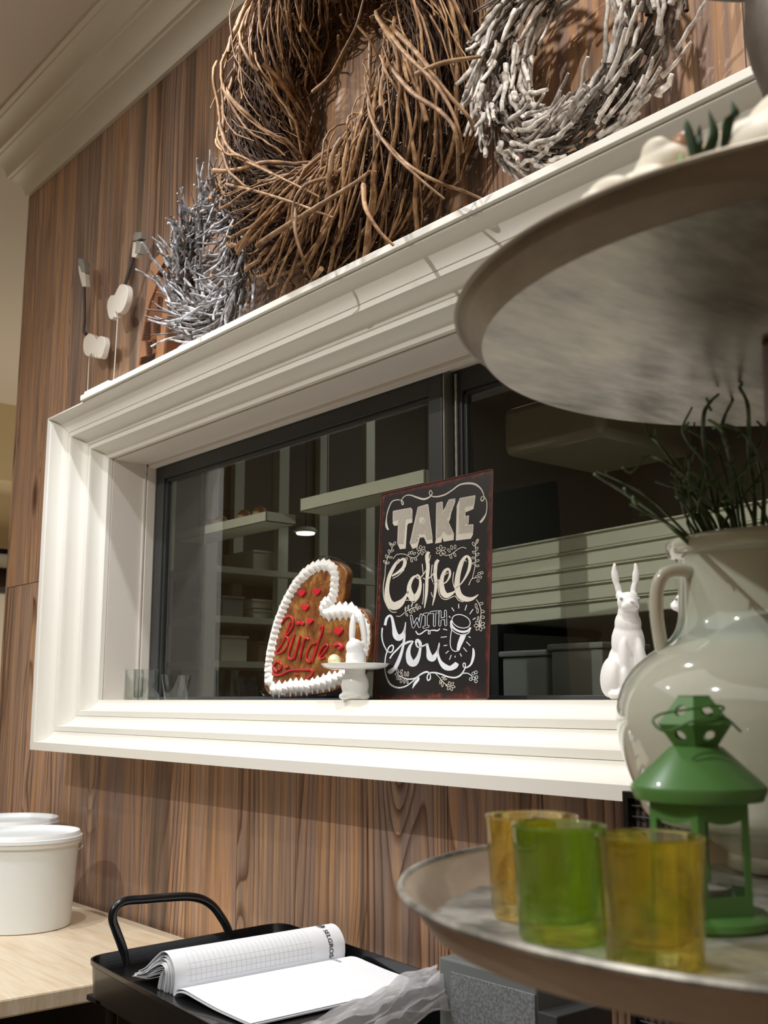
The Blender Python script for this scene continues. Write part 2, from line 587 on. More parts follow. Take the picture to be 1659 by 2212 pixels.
# timber clad wall with the window opening: core + one object per plank
core = M()
core.box(XL + .003, OX0, .012, .13, FLOOR, CEIL)
core.box(OX1, XR, .012, .13, FLOOR, CEIL)
core.box(OX0, OX1, .012, .13, OZ1, CEIL)
core.box(OX0, OX1, .012, .13, FLOOR, -.012)
core.box(XR, 3.0, .0, .13, FLOOR, CEIL)
wall = obj('wall_back', core, MAT['core'], smooth=False, kind='structure', origin=(XL, 0, FLOOR))
rw = random.Random(4)
JX = [XL, -3.22, -3.05, -2.884, OX0, -2.47, -2.25, -2.04, -1.825, -1.60, -1.384, -1.17, -.96, -.75, -.54, OX1, -.12, .1, .32, .54, .76, .98, 1.2, XR]
def plank(x0, x1, z0, z1):
    g = .0008
    m = M().box(x0 + g, x1 - g, 0, .0118, z0 + g, z1 - g)
    o = obj('plank', m, MAT['wood'], wall, smooth=False, bevel=.0012, origin=((x0 + x1) / 2, .006, z0))
    return o
for i in range(len(JX) - 1):
    a, b = JX[i], JX[i + 1]
    if OX0 - .01 <= a and b <= OX1 + .01:
        plank(a, b, OZ1, CEIL)
        plank(a, b, FLOOR, -.012)
    elif b <= OX0 + .01:
        plank(a, b, .354, CEIL)
        plank(a, b, FLOOR, .354)
    else:
        plank(a, b, FLOOR, CEIL)
# timber return on the wall's free end
slab('plank', XL - .012, XL, 0, .13, FLOOR, CEIL, MAT['wood'], wall)

def arc(p0, p1, first, n=7):
    """quarter-ellipse cove from p0 to p1; first='u' leaves p0 along the first axis"""
    out = []
    for i in range(1, n + 1):
        a = math.pi / 2 * i / n
        if first == 'u':
            out.append((p0[0] + (p1[0] - p0[0]) * math.sin(a), p0[1] + (p1[1] - p0[1]) * (1 - math.cos(a))))
        else:
            out.append((p0[0] + (p1[0] - p0[0]) * (1 - math.cos(a)), p0[1] + (p1[1] - p0[1]) * math.sin(a)))
    return out

# cornice: profile in (y, z), swept along the wall
pr = [(0, 1.698), (-.012, 1.698), (-.014, 1.704)]
pr += arc(pr[-1], (-.066, 1.740), 'v', 8)
pr += [(-.070, 1.744), (-.080, 1.744), (-.082, 1.750)]
pr += arc(pr[-1], (-.128, 1.784), 'v', 8)
pr += [(-.132, 1.788), (-.142, 1.788), (-.144, 1.794)]
pr += arc(pr[-1], (-.192, 1.822), 'v', 8)
pr += [(-.194, 1.827), (-.207, 1.829), (-.207, CEIL), (0, CEIL)]
m = M().prism([(XL - .012, y, z) for y, z in pr], (3.0 - XL, 0, 0))
obj('trim_1', m, MAT['paint'], kind='structure', ang=28)

# window casing profile: u from the opening outwards, d out of the wall
cp = [(0, 0), (0, .012), (.004, .013)]
cp += arc(cp[-1], (.0265, .050), 'u', 9)
cp += [(.0280, .053), (.0405, .053), (.0415, .0505), (.0430, .054)]
cp += arc(cp[-1], (.0660, .092), 'u', 9)
cp += [(.0675, .095), (.0800, .095), (.0810, .0925), (.0825, .096)]
cp += arc(cp[-1], (.1065, .135), 'u', 9)
cp += [(.1085, .138), (.129, .138), (.129, 0)]
CW = .129
win = thing('window_1', (OX0, 0, 0), kind='structure')
CPT = cp[:-12] + arc(cp[-13], (.1235, .136), 'u', 9) + [(.1250, .138), (.129, .138), (.129, 0)]
def casing(ends, cp=cp):
    """ends: function(u) -> two end points (x,z); d goes to -y"""
    n = len(cp)
    A = [ends(u)[0] for u, d in cp]
    B = [ends(u)[1] for u, d in cp]
    vs = [(A[i][0], -cp[i][1], A[i][1]) for i in range(n)] + [(B[i][0], -cp[i][1], B[i][1]) for i in range(n)]
    fs = [(i, i + 1, n + i + 1, n + i) for i in range(n - 1)] + [(n - 1, 0, n, 2 * n - 1), tuple(range(n)), tuple(range(2 * n - 1, n - 1, -1))]
    return M().add(vs, fs)
e = .0006
obj('casing', casing(lambda u: ((OX0 - u + e, -u), (OX1 + u - e, -u))), MAT['casing'], win, ang=28)
KT = .9
obj('casing', casing(lambda u: ((OX0 - u + e, OZ1 + u * KT), (OX1 + u - e, OZ1 + u * KT)), CPT), MAT['casing'], win, ang=28)
obj('casing', casing(lambda u: ((OX0 - u, -u + e), (OX0 - u, OZ1 + u * KT - e))), MAT['casing'], win, ang=28)
obj('casing', casing(lambda u: ((OX1 + u, -u + e), (OX1 + u, OZ1 + u * KT - e))), MAT['casing'], win, ang=28)
# reveal boards
obj('jamb_board', M().box(OX0 - .012, OX0 + .003, .002, .185, 0, OZ1), MAT['reveal'], win, smooth=False)
obj('jamb_board', M().box(OX1 - .003, OX1 + .012, .002, .185, 0, OZ1), MAT['reveal'], win, smooth=False)
obj('head_board', M().box(OX0, OX1, .002, .185, OZ1 - .003, OZ1 + .012), MAT['reveal'], win, smooth=False)
obj('sill_board', M().box(OX0, OX1, -.0005, .2, -.02, 0), MAT['casing'], win, smooth=False)
st = M().box(OX0 + .003, OX0 + .011, .103, .128, 0, OZ1 - .003)
st.box(OX0 + .003, OX0 + .008, .094, .100, 0, OZ1 - .003)
obj('stop_strip', st, MAT['reveal'], win, smooth=False, bevel=.001)
obj('stop_strip', M().box(OX0, OX1, .103, .128, OZ1 - .012, OZ1 - .003), MAT['reveal'], win, smooth=False, bevel=.001)
# dark sliding sashes
def sash(x0, x1, y, wl, wr):
    z0, z1 = 0.0, OZ1 - .003
    m = M()
    for (a, b, c, d) in ((x0, x0 + wl, z0, z1), (x1 - wr, x1, z0, z1), (x0 + wl, x1 - wr, z1 - .045, z1), (x0 + wl, x1 - wr, z0, z0 + .008)):
        m.box(a, b, y, y + .024, c, d)
    # inner bead
    m.box(x0 + wl, x0 + wl + .008, y + .006, y + .024, z0, z1 - .045)
    m.box(x0 + wl, x1 - wr, y + .006, y + .024, z1 - .053, z1 - .045)
    f = obj('sash_frame', m, MAT['anth'], win, smooth=False, bevel=.0015)
    obj('pane', M().box(x0 + wl - .004, x1 - wr + .004, y + .012, y + .0125, z0 + .008, z1 - .043), MAT['pane'], f, smooth=False)
    return f
sash(OX0 + .012, -1.528, .130, .042, .040)
sash(-1.545, OX1 - .004, .158, .045, .05)
obj('track', M().box(-1.5265, -1.5225, .132, .156, 0, OZ1 - .003), simple('steel_strip', srgb(160, 160, 150), .3, metal=.8), win, smooth=False)
obj('cord', M().tube([(-1.508, .150, .006 + i * .012) for i in range(54)], [.0022 + .0006 * (i % 2) for i in range(54)], 6), MAT['greywood'], win)

# thin shelf on top of the casing and the loose block at its end
LZ = OZ1 + CW * KT
obj('ledge_shelf', M().box(-2.617, OX1 + CW, -.1465, -.0005, LZ + .0005, LZ + .0150), MAT['casing'], smooth=False, bevel=.0015,
    label='long thin white shelf lying along the top of the window surround, carrying the wreaths', cat='shelf')
LT = LZ + .0150
m = M().prism([(-2.615, -.137, LT + .0005), (-2.46, -.137, LT + .0005), (-2.475, -.137, LT + .0115), (-2.615, -.137, LT + .0115)], (0, .07, 0))
obj('board', m, MAT['casing'], smooth=False, bevel=.001, label='short white offcut board lying on the end of the thin shelf below the birds', cat='board')

# glimpse past the wall's end
cup = thing('wall_cupboard', (-7.08, 1.5, FLOOR), 'white cupboard front with a dark gap, past the end of the timber wall', 'cupboard')
obj('body', M().box(-7.09, -6.75, .6, 2.6, FLOOR, .66), MAT['whitewood'], cup, smooth=False, bevel=.004)
obj('worktop', M().box(-7.09, -6.72, .6, 2.6, .66, .70), MAT['darkgrey'], cup, smooth=False, bevel=.003)
obj('backboard', M().box(-7.09, -7.0, .6, 2.6, .70, .84), simple('brown_board', srgb(120, 92, 74), .6), cup, smooth=False)
obj('rail', M().box(-7.09, -6.9, .6, 2.6, .84, .93), MAT['whitewood'], cup, smooth=False, bevel=.003)
obj('rail_top', M().box(-7.09, -6.88, .6, 2.6, .93, .96), MAT['black'], cup, smooth=False)
bh = obj('wall_bulkhead', M().box(-7.1, -6.6, -5, 3.1, 1.35, CEIL), MAT['cream'], smooth=False, kind='structure')

# ------------------------------------------------------------------ back room seen through the glass; objects partly stand in for pane reflections
MAT['enamel'] = simple('white_enamel', srgb(236, 234, 214), .5, nscale=30, namp=.05)
MAT['egg'] = simple('egg_shell', srgb(206, 164, 112), .5)
def bar(px0, py0, px1, py1, y, hgt, label):
    a, b = hY(px0, py0, y), hY(px1, py1, y)
    t = thing('hanging_shelf', ((a.x + b.x) / 2, y, a.z), label, 'shelf')
    m = M().box(a.x, b.x, y, y + .10, a.z - hgt, a.z - hgt + .004)
    m.box(a.x, b.x, y, y + .004, a.z - hgt, a.z)
    m.box(a.x, b.x, y + .096, y + .10, a.z - hgt, a.z)
    m.box(a.x, a.x + .004, y, y + .1, a.z - hgt, a.z)
    m.box(b.x - .004, b.x, y, y + .1, a.z - hgt, a.z)
    obj('trough', m, MAT['enamel'], t, smooth=False, bevel=.001)
    for x in (a.x + .05, b.x - .05):
        obj('hanger_wire', M().tube([(x, y + .05, a.z - hgt + .003), (x, y + .05, 1.3)], .0012, 6), MAT['darkgrey'], t)
    return a, b, t
a, b, t = bar(380, 1150, 575, 1110, .30, .028, 'pale hanging trough of brown eggs behind the window')
for k, (px, n_) in enumerate(((450, 'brown egg poking out nearest the dark window frame in the hanging trough'), (478, 'small brown egg, second along the hanging trough from the window frame'),
                              (528, 'brown egg, third along the hanging trough behind the window'), (561, 'brown egg at the end of the hanging trough nearest the sign'))):
    p = hY(px, 1120, .34)
    c = (p.x, .34, a.z - .0235)
    pts = [(max(0, .021 * math.sin(q) * (1 - .12 * math.cos(q))), .0275 * (1 - math.cos(q)) ) for q in [math.pi * i / 12 for i in range(13)]]
    pts = [(.0002, pts[0][1])] + pts[1:-1] + [(.0002, pts[-1][1])]
    obj('egg', M().lathe(pts, c, 16), MAT['egg'], origin=c, label=n_, cat='egg', group='eggs in the hanging trough')
bar(648, 1078, 917, 1020, .30, .034, 'pale hanging trough behind the window, reaching behind the top of the coffee sign')
# ceiling lamp of the back room
p = hY(660, 1148, .80)
lamp = simple('lit_lamp', (1, 1, 1))
lamp.node_tree.nodes['Principled BSDF'].inputs['Emission Color'].default_value = (1, .97, .9, 1)
lamp.node_tree.nodes['Principled BSDF'].inputs['Emission Strength'].default_value = 1.5
t = thing('pendant_lamp', p, 'small round lit lamp hanging in the dark room behind the window', 'lamp')
obj('shade', M().lathe([(.001, .012), (.03, .012), (.042, 0), (.036, -.004), (.001, -.004)], p, 24), MAT['enamel'], t)
obj('bulb', M().lathe([(.001, -.0045), (.032, -.0045), (.030, -.010), (.001, -.012)], p, 24), lamp, t)
obj('cable', M().tube([p + Vector((0, 0, .012)), (p.x, p.y, 1.3)], .002, 6), MAT['black'], t)
# stack of baking trays
rs = random.Random(9)
yT = .52
c = hY(1290, 1180, yT)
for k in range(5):
    z = c.z + .035 - k * .037
    t = thing('baking_tray', (c.x, yT, z - .03), ['top', 'second', 'third', 'fourth', 'bottom'][k] + ' white tray of the leaning stack behind the window', 'tray', 'stacked trays behind the window')
    mt = Matrix.Translation((c.x, yT + .2, z)) @ Matrix.Rotation(math.radians((-7, -8, -6.2, -7.5, -7)[k]), 4, 'Z')
    q = M()
    for sx, sy, cx, cy, hh, cz in ((1.04, .36, .15, 0, .003, -.031), (1.04, .003, .15, -.18, .032, -.015), (1.04, .003, .15, .18, .032, -.015), (.003, .36, -.37, 0, .032, -.015), (.003, .36, .67, 0, .032, -.015)):
        q.boxm(mt @ Matrix.Translation((cx, cy, cz)), sx, sy, hh)
    q.boxm(mt @ Matrix.Translation((.15, -.184, 0)), 1.05, .012, .003)
    obj('pan', q, MAT['enamel'], t, smooth=False)
tr = thing('tray_rack', (c.x, yT + .2, c.z - .15), 'dark steel rack carrying the leaning stack of trays', 'rack')
zr = c.z + .035 - 4 * .037 - .034
for sx in (-.33, .33):
    obj('rail', M().box(c.x + sx - .012, c.x + sx + .012, yT + .02, yT + .40, zr - .02, zr - .001), MAT['anth'], tr, smooth=False)
    for sy in (.03, .38):
        obj('leg', M().box(c.x + sx - .012, c.x + sx + .012, yT + sy - .01, yT + sy + .01, FLOOR, zr - .02), MAT['anth'], tr, smooth=False)
# worktop behind the glass with storage boxes
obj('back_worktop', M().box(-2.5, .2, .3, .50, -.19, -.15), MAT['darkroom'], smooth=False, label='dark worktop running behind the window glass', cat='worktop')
MAT['boxgrey'] = simple('pale_box', srgb(150, 152, 146), .5)
def storebox(px0, px1, pyt, y, label, mat=MAT['boxgrey'], cat='box', depth=.14, zb=-.15):
    a, b = hY(px0, pyt, y), hY(px1, pyt, y)
    zt = a.z
    t = thing('storage_box', ((a.x + b.x) / 2, y, zb), label, cat)
    m = M().box(a.x, b.x, y, y + depth, zb, zt)
    obj('body', m, mat, t, smooth=False, bevel=.004)
    obj('lid', M().box(a.x - .006, b.x + .006, y - .006, y + depth + .006, zt, zt + .012), mat, t, smooth=False, bevel=.003)
    return t
storebox(1085, 1180, 1420, .34, 'pale storage box just behind the glass beside the coffee sign')
storebox(1190, 1300, 1405, .34, 'wider pale storage box behind the glass beside the standing white rabbit')
# shelving along the left wall of the back room
def hX(px, py, x):
    d = ray(px, py)
    return CAM + d * ((x - CAM.x) / d.x)
XS = -3.0
fs = thing('shelf_unit', (XS - .15, 1.0, FLOOR), 'tall pale shelf unit against the wall of the dark back room', 'shelf')
ya, yb_, yc = hX(455, 1300, XS).y, hX(610, 1300, XS).y, hX(800, 1300, XS).y
for y in (ya, yb_, yc):
    obj('post', M().box(XS - .03, XS, y - .02, y + .02, FLOOR, 1.29), MAT['enamel'], fs, smooth=False)
    obj('post', M().box(XL + .125, XL + .155, y - .02, y + .02, FLOOR, 1.29), MAT['enamel'], fs, smooth=False)
zs = [hX(560, 1435, XS).z, hX(560, 1340, XS).z, hX(560, 1235, XS).z]
for z in zs:
    obj('shelf_board', M().box(XL + .125, XS + .002, ya - .02, yc + .02, z - .012, z + .008), MAT['enamel'], fs, smooth=False)
MAT['kraft'] = simple('kraft_card', srgb(150, 128, 98), .7)
MAT['boardblack'] = simple('dark_board', srgb(34, 38, 42), .6)
CT = [(480, 540, 0, .075, 'enamel', 'pale carton on the lowest visible board of the back room shelf'), (560, 600, 0, .06, 'kraft', 'flat brown carton on the lowest visible board of the back room shelf'),
      (548, 606, 1, .022, 'enamel', 'lowest pale tray of the short pile on the middle board of the back room shelf'), (545, 602, 1.3, .022, 'enamel', 'upper pale tray of the short pile on the middle board of the back room shelf'),
      (545, 600, 2, .06, 'enamel', 'pale deep dish on the upper visible board of the back room shelf'), (480, 530, 1, .06, 'boxgrey', 'grey carton on the middle board of the back room shelf'),
      (640, 720, 0, .07, 'kraft', 'brown carton beyond the middle post on the lowest visible shelf board'), (660, 760, 1, .05, 'boxgrey', 'grey carton beyond the middle post on the middle shelf board')]
for p0_, p1_, lv, h_, mm, lb in CT:
    y0, y1 = hX(p0_, 1300, XS - .03).y, hX(p1_, 1300, XS - .03).y
    z = zs[int(lv)] + .009 + (.034 if lv == 1.3 else 0)
    t = thing('carton', (XS - .12, (y0 + y1) / 2, z), lb, 'box')
    obj('body', M().box(XS - .22, XS - .035, y0 + .004, y1 - .004, z, z + h_), MAT[mm], t, smooth=False, bevel=.003)
    obj('lid', M().box(XS - .225, XS - .03, y0, y1, z + h_, z + h_ + .008), MAT[mm], t, smooth=False, bevel=.002)
# extractor hood
p0, p1 = hY(1085, 935, .55), hY(1300, 905, .55)
hd = thing('extractor_hood', ((p0.x + p1.x) / 2, .7, p0.z - .1), 'brushed steel extractor hood hanging behind the window', 'hood')
obj('canopy', M().box(p0.x, p1.x, .55, .9, p0.z - .06, p0.z + .06), simple('brushed_steel', srgb(186, 176, 152), .35, metal=.25, nscale=40), hd, smooth=True, bevel=.02)
obj('duct', M().box(p0.x + .06, p1.x - .06, .62, .82, p0.z + .06, 1.3), simple('duct_steel', srgb(120, 116, 106), .4, metal=.8), hd, smooth=False)

# ------------------------------------------------------------------ wreaths
def torus_pt(c, R_, a, phi, r, dy=1.0, ez=1.0):
    """a: angle round the ring (0 = +x, 90 = up), phi: angle round the tube (0 = outward, 90 = towards the room)"""
    rr = R_ + r * math.cos(phi)
    return Vector((c.x + rr * math.cos(a), c.y - r * dy * math.sin(phi), c.z + rr * ez * math.sin(a)))

def wind_twig(rg, c, R_, r0, r1, rad, sweep, turns, n, dy=1.0, jit=.006, phi_lo=None):
    a = rg.uniform(0, 2 * math.pi)
    sg = rg.choice((1, 1, -1))
    sw = rg.uniform(*sweep) * sg
    ph = rg.uniform(0, 2 * math.pi)
    tn = rg.uniform(*turns)
    rb = rg.uniform(r0, r1)
    k1, k2 = rg.uniform(0, 6), rg.uniform(0, 6)
    pts, rads = [], []
    lift = rg.uniform(0, .018) if rg.random() < .25 else 0
    for i in range(n + 1):
        t = i / n
        r = rb * (1 + .10 * math.sin(k1 + 7 * t) + .06 * math.sin(k2 + 17 * t)) + lift * (2 * t - 1) ** 2
        p = torus_pt(c, R_ + .012 * math.sin(k2 + 5 * t), a + sw * t, ph + tn * sw * t, r, dy)
        p += Vector((rg.uniform(-jit, jit), rg.uniform(-jit, jit), rg.uniform(-jit, jit))) * .35
        p.y = min(p.y, -.006)
        pts.append(p)
        rads.append(rad * (1 - .55 * t) * rg.uniform(.9, 1.12))
    return pts, rads

rg = random.Random(21)
WC = Vector((-1.572, -.098, 1.208))
WR, Wr = .292, .108
wt = thing('vine_wreath', (WC.x, WC.y, LT), 'large thick brown wreath of wound vine twigs leaning on the timber wall', 'wreath')
m = M()
for i in range(1500):
    pts, rads = wind_twig(rg, WC, WR, .02, .104, rg.uniform(.0011, .0026), (.35, 1.5), (.8, 3.0), 9, .74)
    m.tube(pts, rads, 4, cap=False)
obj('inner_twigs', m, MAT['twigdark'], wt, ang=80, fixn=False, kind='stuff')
for i in range(236):
    big = rg.random() < .3
    pts, rads = wind_twig(rg, WC, WR, .098, .124, rg.uniform(.0038, .0056) if big else rg.uniform(.0018, .0034), (.7, 2.2), (.9, 3.2), 20, .78)
    pts = [Vector((p.x, p.y, max(p.z, LT + .005))) for p in pts]
    obj('twig', M().tube(pts, rads, 6), MAT['twig'], wt, ang=80, fixn=False)
def free_twig(name, parent, px, yd, rad, mat, n=5):
    P = [hY(x, y, d) for (x, y), d in zip(px, yd)]
    pts = catmull(P, n)
    k = len(pts)
    return obj(name, M().tube(pts, [rad * (1 - .5 * i / k) for i in range(k)], 6), mat, parent, ang=80, fixn=False)
free_twig('twig', wt, [(566, 35), (525, 62), (492, 120), (480, 190), (482, 250), (492, 285)], [-.06, -.08, -.09, -.1, -.1, -.08], .0022, MAT['twig'])
free_twig('twig', wt, [(500, 280), (468, 300), (480, 325), (560, 362), (640, 400), (690, 425)], [-.1, -.12, -.14, -.2, -.22, -.2], .0036, MAT['twig'])
free_twig('twig', wt, [(452, 390), (485, 368), (520, 352)], [-.13, -.14, -.14], .0022, MAT['twig'])
free_twig('twig', wt, [(488, 398), (560, 415), (640, 440), (720, 470)], [-.15, -.2, -.23, -.22], .004, MAT['twig'])
free_twig('twig', wt, [(676, 198), (712, 165), (745, 105), (770, 55), (785, 0)], [-.13, -.16, -.18, -.2, -.2], .0042, MAT['twig'])
free_twig('twig', wt, [(772, 55), (800, 90), (818, 128)], [-.2, -.18, -.16], .003, MAT['twig'])
free_twig('twig', wt, [(820, 40), (870, 110), (940, 180), (985, 260), (1000, 330)], [-.17, -.22, -.24, -.24, -.22], .0045, MAT['twig'])
free_twig('twig', wt, [(815, 290), (880, 355), (950, 395), (1000, 412), (1042, 430)], [-.2, -.235, -.22, -.17, -.14], .0036, MAT['twig'])
free_twig('twig', wt, [(840, 140), (890, 200), (950, 240), (985, 290), (990, 390)], [-.18, -.23, -.24, -.24, -.2], .005, MAT['twig'])
free_twig('twig', wt, [(845, 60), (905, 120), (965, 200), (1010, 250), (1022, 280)], [-.18, -.23, -.23, -.22, -.2], .0048, MAT['twig'])
free_twig('twig', wt, [(900, 160), (960, 135), (1040, 122)], [-.23, -.235, -.2], .005, MAT['twig'])
free_twig('twig', wt, [(800, 90), (798, 180), (800, 250), (840, 320), (900, 380), (960, 430)], [-.16, -.18, -.2, -.235, -.24, -.22], .004, MAT['twig'])
free_twig('twig', wt, [(785, 400), (790, 450), (820, 500), (850, 530)], [-.22, -.24, -.235, -.22], .005, MAT['twig'])
free_twig('twig', wt, [(640, 440), (638, 500), (655, 560), (670, 600)], [-.22, -.24, -.23, -.2], .0042, MAT['twig'])
free_twig('twig', wt, [(730, 380), (660, 400), (632, 450), (640, 520)], [-.18, -.22, -.24, -.23], .004, MAT['twig'])
free_twig('twig', wt, [(556, 530), (600, 500), (680, 450), (760, 400), (800, 370)], [-.18, -.21, -.23, -.21, -.18], .0062, MAT['twig'])

def stick(rg, a0, d, ln, rad, n=5, bend=.12):
    d = d.normalized()
    s = d.orthogonal().normalized()
    s = Quaternion(d, rg.uniform(0, 6.28)) @ s
    pts, rads = [], []
    for i in range(n + 1):
        t = i / n
        pts.append(a0 + d * ln * t + s * bend * ln * t * t + Vector((rg.uniform(-1, 1), rg.uniform(-1, 1), rg.uniform(-1, 1))) * rad * .35)
        rads.append(rad * (1 - .45 * t) * rg.uniform(.82, 1.15))
    return pts, rads

def stick_wreath(name, mats, c, R_, r, label, seed, n_out, n_in, ln, rad, outw, bend=.12, span=(0, 2 * math.pi), dirn=1, zmin=None, swirl=1.0, dens=None):
    rg = random.Random(seed)
    t = thing(name, (c.x, c.y, LT), label, 'wreath')
    m = M()
    def one(rr, radr, lnr, ow):
        a = rg.uniform(*span)
        if dens and rg.random() > dens(a): a = rg.uniform(*span)
        ph = rg.uniform(-.5, 3.6)
        p = torus_pt(c, R_, a, ph, rr)
        p.y = min(p.y, -.01)
        tan = Vector((-math.sin(a), 0, math.cos(a))) * dirn
        rad_ = (p - torus_pt(c, R_, a, 0, 0)).normalized()
        d = tan * swirl + rad_ * rg.uniform(*ow) + Vector((rg.uniform(-.3, .3), rg.uniform(-.3, .15), rg.uniform(-.3, .3)))
        pts, rads = stick(rg, p - tan * lnr * .35, d, lnr, radr, bend=bend * rg.uniform(.4, 1.6))
        pts = [Vector((q.x, min(q.y, (-.004 if q.x > -2.25 else -.062) - radr), max(q.z, LT + radr))) for q in pts]
        return pts, rads
    for i in range(n_in):
        pts, rads = one(rg.uniform(.1, .85) * r, rg.uniform(.5, .9) * rad, rg.uniform(*ln), (-.2, .3))
        m.tube(pts, rads, 5, cap=False)
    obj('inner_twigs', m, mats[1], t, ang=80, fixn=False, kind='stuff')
    for i in range(n_out):
        pts, rads = one(rg.uniform(.8, 1.05) * r, rg.uniform(.7, 1.25) * rad, rg.uniform(*ln), outw)
        obj('twig', M().tube(pts, rads, 6), mats[0], t, ang=80, fixn=False)
    return t
# whitewashed wreath on the right, chunky sticks laid round the ring
w2 = stick_wreath('driftwood_wreath', (MAT['wash'], MAT['washdark']), Vector((-.99, -.080, 1.002)), .150, .052, 'whitewashed driftwood wreath of chunky sticks standing above the right part of the window',
             5, 292, 420, (.035, .09), .0050, (.0, .34), dirn=1)
# frosty bristling wreath on the left
w3 = stick_wreath('frosted_twig_wreath', (MAT['silver'], MAT['silverdark']), Vector((-2.055, -.078, .985)), .140, .048, 'small grey frosted twig wreath, bristling, between the carved board and the vine wreath',
             8, 290, 460, (.035, .095), .0040, (-.25, 1.15), bend=.42, dirn=-1, swirl=.7)

# ------------------------------------------------------------------ birds and carved board on the shelf
def zc(ox, oy, sc):
    return lambda p: (ox + p[0] / sc, oy + p[1] / sc)
Z1 = zc(150, 480, 5.82)
def flat(name, poly, y, th, mat, parent, k=3, bevel=.0015, fn=Z1, smooth_poly=True):
    P = [hY(*fn(p), y) for p in poly]
    if smooth_poly:
        P = catmull(P + [P[0]], k)[:-1]
    return obj(name, M().prism(P, (0, th, 0)), mat, parent, bevel=bevel, ang=50)
yb = -.055
def bird(body, neck, head, comb, rod, label):
    base = hY(*Z1(rod[-1]), yb)
    t = thing('wooden_bird', (base.x, yb, LT), label, 'bird', 'white wooden birds at the shelf end')
    flat('body', body, yb - .008, .016, MAT['whitewood'], t)
    P = catmull([hY(*Z1(p), yb) for p in neck], 4)
    obj('neck', M().tube(P, .0052, 8), MAT['darkgrey'], t)
    flat('head', head, yb - .007, .014, MAT['whitewood'], t, bevel=.001, smooth_poly=False)
    for cpoly in comb:
        flat('comb', cpoly, yb - .0085, .017, MAT['greywood'], t, bevel=.001, smooth_poly=False)
    P = [hY(*Z1(p), yb) for p in rod]
    P.append(Vector((P[-1].x, yb, LT + .0005)))
    obj('rod', M().tube(P, .0013, 6), MAT['whitewood'], t)
    return t
bird([(240, 1395), (300, 1420), (338, 1480), (370, 1435), (430, 1445), (446, 1520), (430, 1610), (400, 1700), (352, 1702), (340, 1640), (330, 1700), (312, 1698), (306, 1640), (292, 1692), (276, 1650), (235, 1688), (190, 1655), (170, 1580), (182, 1465)],
     [(212, 1410), (178, 1365), (186, 1250), (188, 1100), (186, 950), (182, 815)],
     [(160, 812), (206, 806), (192, 640), (150, 560), (108, 545), (120, 650)],
     [[(108, 455), (158, 458), (176, 500), (188, 560), (194, 632), (150, 625), (128, 560), (108, 545)]],
     [(248, 1690), (240, 1850), (228, 2105)], 'white wooden bird with straight dark neck, nearer the end of the timber wall')
bird([(470, 1060), (482, 980), (520, 920), (560, 915), (590, 860), (630, 790), (680, 780), (722, 812), (730, 910), (700, 1040), (650, 1130), (600, 1142), (572, 1120), (580, 1195), (558, 1190), (532, 1222), (500, 1205), (480, 1140)],
     [(695, 795), (730, 680), (760, 580), (800, 445)],
     [(778, 436), (828, 444), (852, 400), (840, 250), (800, 250)],
     [[(826, 124), (900, 124), (894, 200), (846, 225), (800, 232), (800, 165)], [(836, 232), (898, 240), (890, 318), (880, 392), (820, 390), (832, 310)]],
     [(612, 1138), (600, 1300), (575, 1700), (556, 1975)], 'white wooden bird with slanting neck, standing beside the carved board')

mb = thing('carved_board', hY(*Z1((1000, 1750)), -.05), 'carved wooden mould board with a dark cut relief leaning beside the grey twig wreath', 'board')
mb.location.z = LT
MAT['mold'] = simple('mould_wood', srgb(150, 106, 74), .55, nscale=22, namp=.22)
MAT['mold_dark'] = simple('mould_recess', srgb(116, 70, 42), .55, nscale=40, namp=.25)
MAT['mold_cut'] = simple('mould_cut', srgb(52, 30, 20), .7)
yf = -.058
face = [(835, 1872), (905, 1440), (960, 1000), (1020, 520), (1120, 410), (1330, 300), (1450, 345), (1330, 660), (1250, 1010), (1205, 1400), (1162, 1716)]
P = [hY(*Z1(p), yf) for p in face]
for i in (0, 10): P[i].z = LT + .0006
# hollow for the relief: rim pieces around a recessed floor
obj('block', M().prism([p + Vector((0, .006, 0)) for p in P], (0, .040, 0)), MAT['mold_dark'], mb, bevel=.002)
rec = [(872, 1800), (890, 1700), (960, 1680), (945, 1500), (905, 1490), (955, 1200), (1010, 1000), (1075, 840), (1100, 740), (1090, 660), (1150, 560), (1200, 480), (1290, 470), (1290, 640), (1235, 800), (1180, 1000), (1160, 1230), (1145, 1400), (1100, 1420), (1090, 1600), (1100, 1650), (1070, 1730), (980, 1770)]
bm = bmesh.new()
ov = [bm.verts.new(hY(*Z1(p), yf)) for p in face]
ov[0].co.z = ov[10].co.z = LT + .0006
iv = [bm.verts.new(hY(*Z1(p), yf)) for p in rec]
eds = [bm.edges.new((a_[i], a_[(i + 1) % len(a_)])) for a_ in (ov, iv) for i in range(len(a_))]
bmesh.ops.triangle_fill(bm, use_beauty=True, edges=eds)
ret = bmesh.ops.extrude_face_region(bm, geom=bm.faces[:])
for v in [g for g in ret['geom'] if isinstance(g, bmesh.types.BMVert)]: v.co.y += .0062
mm_ = M()
bm.verts.ensure_lookup_table()
mm_.add([v.co.copy() for v in bm.verts], [tuple(v.index for v in f.verts) for f in bm.faces])
bm.free()
obj('rim', mm_, MAT['mold'], mb, smooth=False)
cuts = M()
def cut(pts, wd=.0016):
    cuts.tube(catmull([hY(*Z1(p), yf + .0052) for p in pts], 3), wd, 5, flat=.8)
for k in range(9):
    yy = 1250 + k * 26
    cut([(930 - k * 2, yy), (975, yy + 14), (1020, yy + 2)])
    if k < 7: cut([(1060, yy - 40), (1095, yy - 22), (1140, yy - 34)])
